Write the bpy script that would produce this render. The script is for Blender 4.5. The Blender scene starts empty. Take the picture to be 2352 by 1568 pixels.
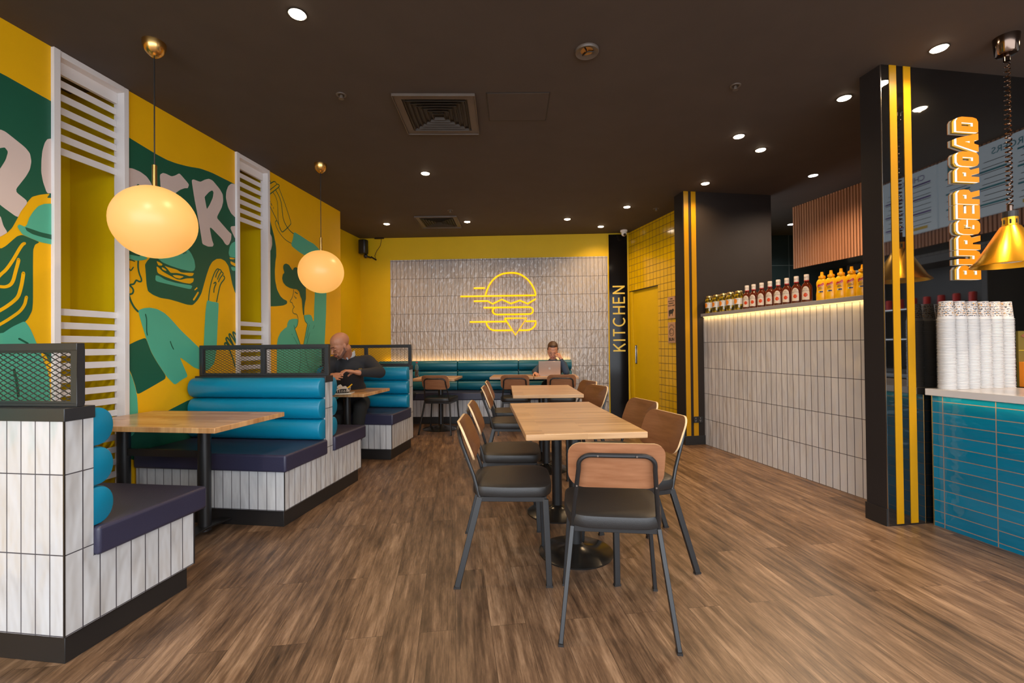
import bpy, math, random
from mathutils import Vector, Matrix, Euler, noise as mnoise
random.seed(7)
S = bpy.context.scene
COL = S.collection
PI = math.pi
# ---------------------------------------------------------------- camera, world, exposure
H = 1.2            # eye height
CE = 3.02          # ceiling height
PITCH, ROLL, FPX = .0093, -.0103, 1036.0
_f = Vector((0, math.cos(PITCH), math.sin(PITCH))); _u = Vector((0, -math.sin(PITCH), math.cos(PITCH))); _r = Vector((1, 0, 0))
RT = _r*math.cos(ROLL) + _u*math.sin(ROLL); UP = _u*math.cos(ROLL) - _r*math.sin(ROLL)
cd = bpy.data.cameras.new('camera'); cam = bpy.data.objects.new('camera', cd); COL.objects.link(cam)
cd.sensor_width = 36; cd.lens = 36*FPX/2352; cd.clip_start = .05
m = Matrix.Identity(4)
for i in range(3):
    m[i][0] = RT[i]; m[i][1] = UP[i]; m[i][2] = -_f[i]
m[2][3] = H
cam.matrix_world = m
S.camera = cam
S.view_settings.view_transform = 'Standard'; S.view_settings.look = 'None'; S.view_settings.gamma = 1
S.view_settings.use_curve_mapping = False
S.view_settings.exposure = 0.45
W = bpy.data.worlds.new('daylight'); S.world = W; W.use_nodes = True
bgn = W.node_tree.nodes['Background']
bgn.inputs[0].default_value = (.86, .92, 1, 1); bgn.inputs[1].default_value = 3.6

WARM = (1, .66, .34)
SPOT_W = 44
# ---------------------------------------------------------------- helpers
def at(px, py, Y):
    """point of the picture ray on the plane y = Y"""
    v = _f + RT*((px-1176)/FPX) - UP*((py-784)/FPX)
    return Vector((v.x, v.y, v.z))*(Y/v.y) + Vector((0, 0, H))
def atz(px, py, z):
    v = _f + RT*((px-1176)/FPX) - UP*((py-784)/FPX)
    return v*((z-H)/v.z) + Vector((0, 0, H))
def s2l(c):
    return tuple(((x/255+.055)/1.055)**2.4 if x > 10 else x/255/12.92 for x in c)
class NT:
    def __init__(s, name):
        s.m = bpy.data.materials.new(name); s.m.use_nodes = True
        s.t = s.m.node_tree; s.b = s.t.nodes['Principled BSDF']
    def n(s, t, **k):
        x = s.t.nodes.new(t)
        for a, v in k.items():
            setattr(x, a, v)
        return x
    def l(s, a, b): s.t.links.new(a, b)
    def ramp(s, fac, stops):
        r = s.n('ShaderNodeValToRGB'); e = r.color_ramp.elements
        while len(e) < len(stops): e.new(.5)
        for i, (p, c) in enumerate(stops):
            e[i].position = p; e[i].color = (*c, 1) if len(c) == 3 else c
        s.l(fac, r.inputs[0]); return r.outputs[0]
    def mix(s, f, a, b, mode='MIX'):
        x = s.n('ShaderNodeMix', data_type='RGBA', blend_type=mode)
        for sock, v in ((x.inputs[0], f), (x.inputs[6], a), (x.inputs[7], b)):
            if hasattr(v, 'links'): s.l(v, sock)
            else: sock.default_value = v if not isinstance(v, tuple) else (*v[:3], 1)
        return x.outputs[2]
    def math(s, op, a, b=0):
        x = s.n('ShaderNodeMath', operation=op)
        for i, v in enumerate((a, b)):
            if hasattr(v, 'links'): s.l(v, x.inputs[i])
            else: x.inputs[i].default_value = v
        return x.outputs[0]
    def noise(s, vec, scale, detail=3, rough=.5, dims='3D', w=None):
        x = s.n('ShaderNodeTexNoise', noise_dimensions=dims)
        x.inputs['Scale'].default_value = scale; x.inputs['Detail'].default_value = detail; x.inputs['Roughness'].default_value = rough
        if vec is not None: s.l(vec, x.inputs['Vector'])
        if w is not None: s.l(w, x.inputs['W'])
        return x.outputs[0]
    def map(s, vec, sc=(1, 1, 1), loc=(0, 0, 0), rot=(0, 0, 0)):
        x = s.n('ShaderNodeMapping'); x.inputs['Scale'].default_value = sc; x.inputs['Location'].default_value = loc; x.inputs['Rotation'].default_value = rot
        s.l(vec, x.inputs[0]); return x.outputs[0]
    def bump(s, h, st=.3, dist=.01, normal=None):
        x = s.n('ShaderNodeBump'); x.inputs['Strength'].default_value = st; x.inputs['Distance'].default_value = dist
        s.l(h, x.inputs['Height'])
        if normal is not None: s.l(normal, x.inputs['Normal'])
        s.l(x.outputs[0], s.b.inputs['Normal']); return x.outputs[0]
def plain(name, c, rough=.5, metal=0, var=.06, bump=0, bs=60, coat=0, spec=None, trans=0, alpha=None):
    """c = linear colour; slight procedural variation"""
    k = NT(name); b = k.b
    tc = k.n('ShaderNodeTexCoord')
    nz = k.noise(tc.outputs['Object'], 3.5, 4)
    lo = tuple(x*(1-var) for x in c); hi = tuple(min(1, x*(1+var)) for x in c)
    k.l(k.ramp(nz, [(.3, lo), (.7, hi)]), b.inputs['Base Color'])
    b.inputs['Roughness'].default_value = rough; b.inputs['Metallic'].default_value = metal
    b.inputs['Coat Weight'].default_value = coat
    if spec is not None: b.inputs['Specular IOR Level'].default_value = spec
    if trans: b.inputs['Transmission Weight'].default_value = trans
    if alpha is not None: b.inputs['Alpha'].default_value = alpha
    if bump:
        k.bump(k.noise(tc.outputs['Object'], bs, 4), bump, .004)
    return k.m
def emit(name, c, st):
    k = NT(name); b = k.b
    b.inputs['Base Color'].default_value = (*(x*.35 for x in c), 1); b.inputs['Emission Color'].default_value = (*c, 1); b.inputs['Emission Strength'].default_value = st
    b.inputs['Roughness'].default_value = .4
    return k.m
def tiles(name, c, grout, w, h, mortar=.0025, rough=.15, bump=.5, loc=(0, 0), wave=(9, 3), tilevar=.06, dist=.012):
    k = NT(name); b = k.b
    uv = k.n('ShaderNodeUVMap').outputs[0]
    mp = k.map(uv, loc=(loc[0], loc[1], 0))
    br = k.n('ShaderNodeTexBrick', offset=0, squash=1); k.l(mp, br.inputs['Vector'])
    br.inputs['Scale'].default_value = 1; br.inputs['Brick Width'].default_value = w; br.inputs['Row Height'].default_value = h
    br.inputs['Mortar Size'].default_value = mortar; br.inputs['Mortar Smooth'].default_value = .1; br.inputs['Bias'].default_value = 0
    br.inputs['Color1'].default_value = (0, 0, 0, 1); br.inputs['Color2'].default_value = (1, 1, 1, 1); br.inputs['Mortar'].default_value = (.5, .5, .5, 1)
    lo = tuple(x*(1-tilevar) for x in c); hi = tuple(min(1, x*(1+tilevar)) for x in c)
    base = k.ramp(br.outputs['Color'], [(0, lo), (1, hi)])
    k.l(k.mix(br.outputs['Fac'], base, grout), b.inputs['Base Color'])
    rr = k.n('ShaderNodeMapRange'); k.l(br.outputs['Fac'], rr.inputs[0]); rr.inputs[3].default_value = rough; rr.inputs[4].default_value = .8
    k.l(rr.outputs[0], b.inputs['Roughness'])
    wv = k.noise(k.map(mp, sc=(wave[0], wave[1], 1), rot=(0, 0, .35)), 1, 2, .45, '4D', k.math('MULTIPLY', br.outputs['Color'], 9))
    hgt = k.math('SUBTRACT', k.math('MULTIPLY', wv, 1.0), k.math('MULTIPLY', br.outputs['Fac'], .25))
    k.bump(hgt, bump, dist)
    return k.m
def wood(name, c1, c2, stave=(.5, .045), rot=0, rough=.35, grain=(3, 60), seam=0.0006, coord='UV'):
    k = NT(name); b = k.b
    vec = k.n('ShaderNodeUVMap').outputs[0] if coord == 'UV' else k.n('ShaderNodeTexCoord').outputs['Object']
    mp = k.map(vec, rot=(0, 0, rot))
    br = k.n('ShaderNodeTexBrick', offset=.37, offset_frequency=2); k.l(mp, br.inputs['Vector'])
    br.inputs['Scale'].default_value = 1; br.inputs['Brick Width'].default_value = stave[0]; br.inputs['Row Height'].default_value = stave[1]
    br.inputs['Mortar Size'].default_value = seam; br.inputs['Bias'].default_value = 0
    br.inputs['Color1'].default_value = (0, 0, 0, 1); br.inputs['Color2'].default_value = (1, 1, 1, 1); br.inputs['Mortar'].default_value = (0, 0, 0, 1)
    w = k.math('MULTIPLY', br.outputs['Color'], 7)
    g1 = k.noise(k.map(mp, sc=(grain[0], grain[1], 1)), 1, 5, .62, '4D', w)
    f = k.math('ADD', k.math('MULTIPLY', br.outputs['Color'], .38), k.math('MULTIPLY', g1, .8))
    k.l(k.ramp(f, [(.25, c1), (.85, c2)]), b.inputs['Base Color'])
    b.inputs['Roughness'].default_value = rough
    k.bump(g1, .08, .002)
    return k.m
class MB:
    def __init__(s): s.v = []; s.f = []; s.mi = []
    def add(s, vs, fs, mi=0):
        o = len(s.v); s.v += [tuple(v) for v in vs]; s.f += [[i+o for i in f] for f in fs]; s.mi += [mi]*len(fs); return s
    def box(s, x0, x1, y0, y1, z0, z1, mi=0):
        return s.add([(x, y, z) for x in (x0, x1) for y in (y0, y1) for z in (z0, z1)],
              [(0, 1, 3, 2), (4, 6, 7, 5), (0, 4, 5, 1), (2, 3, 7, 6), (0, 2, 6, 4), (1, 5, 7, 3)], mi)
    def ring(s, rings, mi=0, closed=False, caps=True):
        n = len(rings[0]); vs = [v for r in rings for v in r]; fs = []
        R = len(rings)
        for i in range(R if closed else R-1):
            a = i*n; b = ((i+1) % R)*n
            for j in range(n):
                fs.append((a+j, a+(j+1) % n, b+(j+1) % n, b+j))
        if caps and not closed: fs += [tuple(range(n))[::-1], tuple(range((R-1)*n, R*n))]
        return s.add(vs, fs, mi)
    def cyl(s, p0, p1, r0, r1=None, seg=20, mi=0, caps=True):
        p0 = Vector(p0); p1 = Vector(p1); r1 = r0 if r1 is None else r1
        q = (p1-p0).to_track_quat('Z', 'Y')
        c = [Vector((math.cos(2*PI*i/seg), math.sin(2*PI*i/seg), 0)) for i in range(seg)]
        return s.ring([[p0+q@(v*r0) for v in c], [p1+q@(v*r1) for v in c]], mi, caps=caps)
    def lathe(s, prof, c=(0, 0, 0), seg=32, mi=0, sx=1, sy=1, caps=True):
        return s.ring([[(c[0]+r*sx*math.cos(2*PI*i/seg), c[1]+r*sy*math.sin(2*PI*i/seg), c[2]+z) for i in range(seg)] for r, z in prof], mi, caps=caps)
    def tube(s, pts, r, seg=8, mi=0, caps=True, sec=None):
        pts = [Vector(p) for p in pts]; rings = []
        t0 = (pts[1]-pts[0]).normalized()
        up = Vector((0, 0, 1)) if abs(t0.z) < .9 else Vector((1, 0, 0))
        nx = t0.cross(up).normalized()
        for i, p in enumerate(pts):
            a = pts[max(0, i-1)]; b = pts[min(len(pts)-1, i+1)]; t = (b-a).normalized()
            nx = (nx - t*nx.dot(t)).normalized(); ny = t.cross(nx)
            k = 1
            if 0 < i < len(pts)-1:
                cs = (pts[i]-a).normalized().dot((b-pts[i]).normalized()); k = 1/max(.5, math.sqrt((1+cs)/2))
            if sec: rings.append([p+nx*x*k+ny*y for x, y in sec])
            else: rings.append([p+(nx*math.cos(2*PI*j/seg)+ny*math.sin(2*PI*j/seg))*r for j in range(seg)])
        return s.ring(rings, mi, caps=caps)
    def prism(s, poly, y0, y1, mi=0, axis='y'):
        """poly = (x,z) points extruded along y; axis z: (x,y) along z; axis x: (y,z) along x"""
        n = len(poly)
        def P(a, b, c): return (a, c, b) if axis == 'y' else ((a, b, c) if axis == 'z' else (c, a, b))
        vs = [P(a, b, y0) for a, b in poly]+[P(a, b, y1) for a, b in poly]
        return s.add(vs, [tuple(range(n)), tuple(range(2*n-1, n-1, -1))]+[(i, (i+1) % n, (i+1) % n+n, i+n) for i in range(n)], mi)
    def sphere(s, c, r, seg=24, rings=14, mi=0, sc=(1, 1, 1)):
        R = [[(c[0]+r*sc[0]*math.sin(PI*i/rings)*math.cos(2*PI*j/seg), c[1]+r*sc[1]*math.sin(PI*i/rings)*math.sin(2*PI*j/seg), c[2]+r*sc[2]*math.cos(PI*i/rings)) for j in range(seg)] for i in range(rings+1)]
        R[0] = [(c[0], c[1], c[2]+r*sc[2])]*seg; R[-1] = [(c[0], c[1], c[2]-r*sc[2])]*seg
        return s.ring(R, mi, caps=False)
    def build(s, name, mats, parent=None, smooth=False, bevel=0, loc=None, rotz=0, bseg=2, weld=False):
        me = bpy.data.meshes.new(name); me.from_pydata([tuple(v) for v in s.v], [], s.f)
        if not isinstance(mats, (list, tuple)): mats = [mats]
        for q in mats: me.materials.append(q)
        import bmesh
        bm = bmesh.new(); bm.from_mesh(me)
        bm.faces.ensure_lookup_table()
        for i, f in enumerate(bm.faces): f.material_index = s.mi[i]
        bmesh.ops.remove_doubles(bm, verts=bm.verts, dist=1e-6)
        bmesh.ops.recalc_face_normals(bm, faces=bm.faces)
        uvl = bm.loops.layers.uv.new('UVMap')
        for f in bm.faces:
            nx, ny, nz = map(abs, f.normal)
            for lp in f.loops:
                x, y, z = lp.vert.co
                lp[uvl].uv = (x, y) if nz >= nx and nz >= ny else ((x, z) if ny >= nx else (y, z))
            f.smooth = smooth
        bm.to_mesh(me); bm.free()
        if smooth: me.set_sharp_from_angle(angle=math.radians(38))
        o = bpy.data.objects.new(name, me); COL.objects.link(o)
        if parent: o.parent = parent
        if loc is not None: o.location = loc
        if rotz: o.rotation_euler = (0, 0, rotz)
        if bevel:
            b = o.modifiers.new('bevel', 'BEVEL'); b.width = bevel; b.segments = bseg; b.limit_method = 'ANGLE'; b.harden_normals = False
            for p in me.polygons: p.use_smooth = True
            me.set_sharp_from_angle(angle=math.radians(60))
        return o
def tag(o, label=None, cat=None, group=None, kind=None):
    if label: o['label'] = label
    if cat: o['category'] = cat
    if group: o['group'] = group
    if kind: o['kind'] = kind
    return o
def thing(name, label, cat, loc=(0, 0, 0), rz=0, group=None, kind=None):
    o = bpy.data.objects.new(name, None); COL.objects.link(o); o.location = loc; o.rotation_euler = (0, 0, rz); o.empty_display_size = .1
    return tag(o, label, cat, group, kind)
def struct(o, label=None): return tag(o, label, None, None, 'structure')
def fr(A, B):
    """frame of a wall: x along A->B (left to right for the viewer), y into the wall, z up"""
    return (A[0], A[1], 0), math.atan2(B[1]-A[1], B[0]-A[0])
def fpt(F, x, y, z=0):
    (a, b, _), r = F
    return Vector((a+x*math.cos(r)-y*math.sin(r), b+x*math.sin(r)+y*math.cos(r), z))
def kids(o): return [c for c in bpy.data.objects if c.parent == o]
def tree(o): return [(o, [tree(c) for c in kids(o)])][0]
def copy_tree(t, parent=None):
    o, ch = t; c = o.copy(); COL.objects.link(c)
    if parent is not None: c.parent = parent
    for x in ch: copy_tree(x, c)
    return c
def text(name, s, size, mat, parent, loc, rot=(PI/2, 0, 0), ext=.0008, align='CENTER', shear=0, sx=1, bold=0):
    cu = bpy.data.curves.new(name, 'FONT'); cu.body = s; cu.size = size; cu.extrude = ext; cu.align_x = align; cu.align_y = 'CENTER'; cu.shear = shear; cu.offset = bold
    cu.resolution_u = 3
    t = bpy.data.objects.new(name+'_tmp', cu); COL.objects.link(t)
    dg = bpy.context.evaluated_depsgraph_get(); me = bpy.data.meshes.new_from_object(t.evaluated_get(dg))
    bpy.data.objects.remove(t); me.name = name
    me.materials.clear(); me.materials.append(mat)
    o = bpy.data.objects.new(name, me); COL.objects.link(o); o.parent = parent; o.location = loc; o.rotation_euler = rot; o.scale = (sx, 1, 1)
    return o
def poly_smooth(pts, it=1, closed=True, q=.22):
    for _ in range(it):
        out = []
        n = len(pts)
        rng = range(n if closed else n-1)
        if not closed: out.append(pts[0])
        for i in rng:
            a = Vector(pts[i]); b = Vector(pts[(i+1) % n])
            out.append(tuple(a.lerp(b, q))); out.append(tuple(a.lerp(b, 1-q)))
        if not closed: out.append(pts[-1])
        pts = out
    return pts
def rrect(w, h, r, seg=6, cx=0, cy=0):
    out = []
    for sx, sy, a0 in ((1, 1, 0), (-1, 1, 90), (-1, -1, 180), (1, -1, 270)):
        for i in range(seg+1):
            a = math.radians(a0+90*i/seg)
            out.append((cx+sx*(w/2-r)+r*math.cos(a), cy+sy*(h/2-r)+r*math.sin(a)))
    return out
def spot(parent, loc, w, col=WARM, size=2.3, blend=.7, rad=.04):
    l = bpy.data.lights.new('lamp_light', 'SPOT'); l.energy = w; l.color = col; l.spot_size = size; l.spot_blend = blend; l.shadow_soft_size = rad
    o = bpy.data.objects.new('lamp_light', l); COL.objects.link(o); o.parent = parent; o.location = loc
    return o
def strip_light(name, parent, loc, sx, sy, w, col, rot=(0, 0, 0)):
    l = bpy.data.lights.new(name, 'AREA'); l.shape = 'RECTANGLE'; l.size = sx; l.size_y = sy; l.energy = w; l.color = col
    o = bpy.data.objects.new(name, l); COL.objects.link(o); o.parent = parent; o.location = loc; o.rotation_euler = rot
    return o
# ---------------------------------------------------------------- materials
M = {}
def floor_mat():
    k = NT('plank_floor'); b = k.b
    vec = k.n('ShaderNodeTexCoord').outputs['Object']
    mp = k.map(vec, rot=(0, 0, -(PI/2+.13)))
    wob = mp
    br = k.n('ShaderNodeTexBrick', offset=.41, offset_frequency=2); k.l(wob, br.inputs['Vector'])
    br.inputs['Scale'].default_value = 1; br.inputs['Brick Width'].default_value = 1.22; br.inputs['Row Height'].default_value = .15
    br.inputs['Mortar Size'].default_value = .0007; br.inputs['Bias'].default_value = 0
    br.inputs['Color1'].default_value = (0, 0, 0, 1); br.inputs['Color2'].default_value = (1, 1, 1, 1); br.inputs['Mortar'].default_value = (0, 0, 0, 1)
    w = k.math('MULTIPLY', br.outputs['Color'], 23)
    g1 = k.noise(k.map(mp, sc=(2.6, 24, 1)), 1, 9, .72, '4D', w)
    g2 = k.noise(k.map(mp, sc=(5, 130, 1)), 1, 3, .6, '4D', w)
    kn = k.noise(k.map(mp, sc=(3.5, 9, 1)), 1, 2, .5, '4D', w)
    f = k.math('ADD', k.math('MULTIPLY', g1, .85), k.math('MULTIPLY', br.outputs['Color'], .08))
    f = k.math('ADD', f, k.math('MULTIPLY', g2, .22))
    c = k.ramp(f, [(.37, (.020, .012, .008)), (.49, (.080, .046, .027)), (.60, (.165, .098, .057)), (.77, (.37, .24, .15))])
    kk = k.ramp(kn, [(.66, (1, 1, 1)), (.78, (.45, .38, .33))])
    c = k.mix(1.0, c, kk, 'MULTIPLY')
    c = k.mix(br.outputs['Fac'], c, (.02, .012, .008))
    k.l(c, b.inputs['Base Color'])
    k.l(k.math('ADD', k.math('MULTIPLY', g2, .16), .30), b.inputs['Roughness'])
    k.bump(k.math('SUBTRACT', g2, k.math('MULTIPLY', br.outputs['Fac'], .8)), .12, .002)
    return k.m
M['floor'] = floor_mat()
M['ceiling'] = plain('ceiling_black', (.078, .060, .050), .8, bump=.15, bs=300)
M['charcoal'] = plain('charcoal_paint', (.019, .014, .0125), .75, spec=.25)
M['plinthblk'] = plain('black_laminate', (.014, .013, .013), .42)
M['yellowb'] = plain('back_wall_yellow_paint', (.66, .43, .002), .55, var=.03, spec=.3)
M['yellow'] = plain('yellow_paint', (.88, .475, .003), .55, var=.03, spec=.3)
M['stripe'] = plain('orange_yellow_stripe', (.44, .215, .001), .4, var=.03, spec=.3)
M['signy'] = plain('sign_yellow', (.80, .60, .08), .45, var=.02)
M['olive'] = plain('mustard_green_paint', (.72, .52, .002), .55, var=.03, spec=.3)
M['mg'] = plain('mural_dark_green', (.008, .105, .058), .5, var=.05)
M['mt'] = plain('mural_teal', (.085, .46, .31), .5, var=.04)
M['mw'] = plain('mural_blush_white', (.70, .575, .53), .5, var=.03)
M['white'] = plain('white_paint', (.78, .75, .74), .5, var=.02)
M['wtile'] = tiles('white_wavy_tile', (.60, .575, .56), (.045, .04, .05), .0652, .3040, .0024, .16, 1.0, loc=(0, 0), wave=(10, 3.6), dist=.024)
M['btile'] = tiles('back_wall_tile', (.44, .405, .385), (.04, .035, .035), .0655, .2935, .0024, .10, 1.0, loc=(0, -.273), wave=(26, 10), dist=.025)
M['ytile'] = tiles('yellow_square_tile', (.68, .43, .002), (.05, .035, .005), .09, .103, .0032, .14, .25, wave=(5, 5))
M['bluetile'] = tiles('teal_brick_tile', (.003, .135, .235), (.20, .15, .12), .275, .0712, .0028, .06, .8, loc=(.200, -.027), wave=(5, 12), tilevar=.10)
M['gtile'] = tiles('dark_green_tile', (.028, .04, .036), (.20, .22, .2), .6, .6, .004, .3, .05, loc=(.1, -.11))
M['ktile'] = tiles('kitchen_white_tile', (.5, .47, .45), (.1, .09, .09), .075, .3, .002, .18, .3)
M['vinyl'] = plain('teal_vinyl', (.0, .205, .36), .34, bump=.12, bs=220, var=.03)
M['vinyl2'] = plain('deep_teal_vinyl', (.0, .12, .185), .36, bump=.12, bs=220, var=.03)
M['navy'] = plain('navy_vinyl', (.030, .030, .062), .36, bump=.2, bs=180, var=.08)
M['seatblk'] = plain('black_seat_vinyl', (.016, .015, .015), .42, bump=.15, bs=200)
M['blkmetal'] = plain('black_powdercoat', (.012, .012, .013), .38, var=.1)
M['screen'] = plain('grey_black_steel', (.022, .024, .028), .36)
M['meshm'] = plain('black_mesh', (.02, .019, .019), .5)
M['gloss'] = plain('black_glass', (.004, .004, .004), .03, var=0, spec=.9); M['gloss'].node_tree.nodes['Principled BSDF'].inputs['IOR'].default_value = 1.75
M['gloss2'] = plain('black_gloss_panel', (.006, .005, .005), .10, var=0, spec=.22)
M['steel'] = plain('steel', (.5, .5, .5), .25, 1)
M['chrome'] = plain('dark_chrome', (.16, .11, .085), .14, 1)
M['brass'] = plain('brushed_brass', (.78, .48, .16), .24, 1)
M['gold'] = plain('gold_anodised', (.90, .48, .03), .26, .9)
M['tabletop'] = wood('oak_butcher_block', (.36, .19, .08), (.66, .41, .21), (.6, .042), 0, .28, (2.5, 55))
M['boothtop'] = wood('warm_butcher_block', (.38, .17, .06), (.74, .44, .20), (.32, .05), 0, .22, (3, 45))
M['chairwood'] = wood('walnut_ply', (.22, .082, .034), (.45, .215, .11), (4, 2), 0, .33, (5, 42), 0)
M['chairfront'] = wood('walnut_ply_shaded', (.125, .045, .015), (.29, .125, .055), (4, 2), 0, .30, (5, 42), 0)  # same ply, front side coloured darker for how the light falls
M['birch'] = plain('birch_edge', (.66, .46, .25), .5, var=.1)
M['slat'] = wood('cedar_slat', (.30, .105, .038), (.47, .20, .085), (3, .4), PI/2, .5, (2, 30), 0)
M['stone'] = plain('pale_quartz', (.58, .54, .52), .18, bump=0, var=.04)
M['glow'] = emit('downlight_glow', (1, .80, .56), 30)
M['coolglow'] = emit('cool_downlight_glow', (.9, .95, 1), 14)
def globe_mat():
    k = NT('opal_glass_globe'); b = k.b
    tc = k.n('ShaderNodeTexCoord'); gr = k.noise(tc.outputs['Object'], 2.2, 1)
    b.inputs['Base Color'].default_value = (.42, .27, .13, 1); b.inputs['Roughness'].default_value = .35
    k.l(k.ramp(gr, [(.35, (1, .45, .09)), (.65, (1, .53, .13))]), b.inputs['Emission Color']); b.inputs['Emission Strength'].default_value = .60
    return k.m
M['globe'] = globe_mat()
M['neon'] = emit('yellow_neon', (1, .44, 0), 1.15)
M['led'] = emit('warm_led', (1, .62, .2), 1.6)
M['red'] = plain('red_print', (.55, .01, .01), .4)
M['ink'] = plain('black_print', (.02, .018, .018), .5)
M['orangep'] = plain('orange_print', (.85, .25, .02), .4)
M['kraft'] = plain('tan_poster_board', (.50, .30, .19), .7)
M['skin1'] = plain('tan_skin', (.47, .205, .115), .5, bump=.08, bs=120, var=.08)
M['skin2'] = plain('light_skin', (.56, .27, .17), .5, bump=.05, bs=120, var=.06)
M['lip'] = plain('lip', (.36, .09, .06), .45)
M['beard'] = plain('dark_stubble', (.15, .068, .045), .8, bump=.5, bs=400)
M['hairb'] = plain('brown_hair', (.06, .025, .012), .45, bump=.5, bs=250)
M['knit'] = plain('charcoal_knit', (.017, .018, .022), .85, bump=.4, bs=350)
M['shirt'] = plain('pale_blue_shirt', (.45, .50, .56), .8)
M['jeans'] = plain('black_denim', (.016, .016, .015), .85, bump=.3, bs=300)
M['denim'] = plain('blue_denim_jacket', (.035, .06, .10), .85, bump=.4, bs=250)
M['eyew'] = plain('eye_white', (.7, .68, .65), .3)
M['alu'] = plain('aluminium', (.55, .42, .34), .35, .6)
M['grey'] = plain('grey_laminate', (.30, .28, .28), .5)
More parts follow.
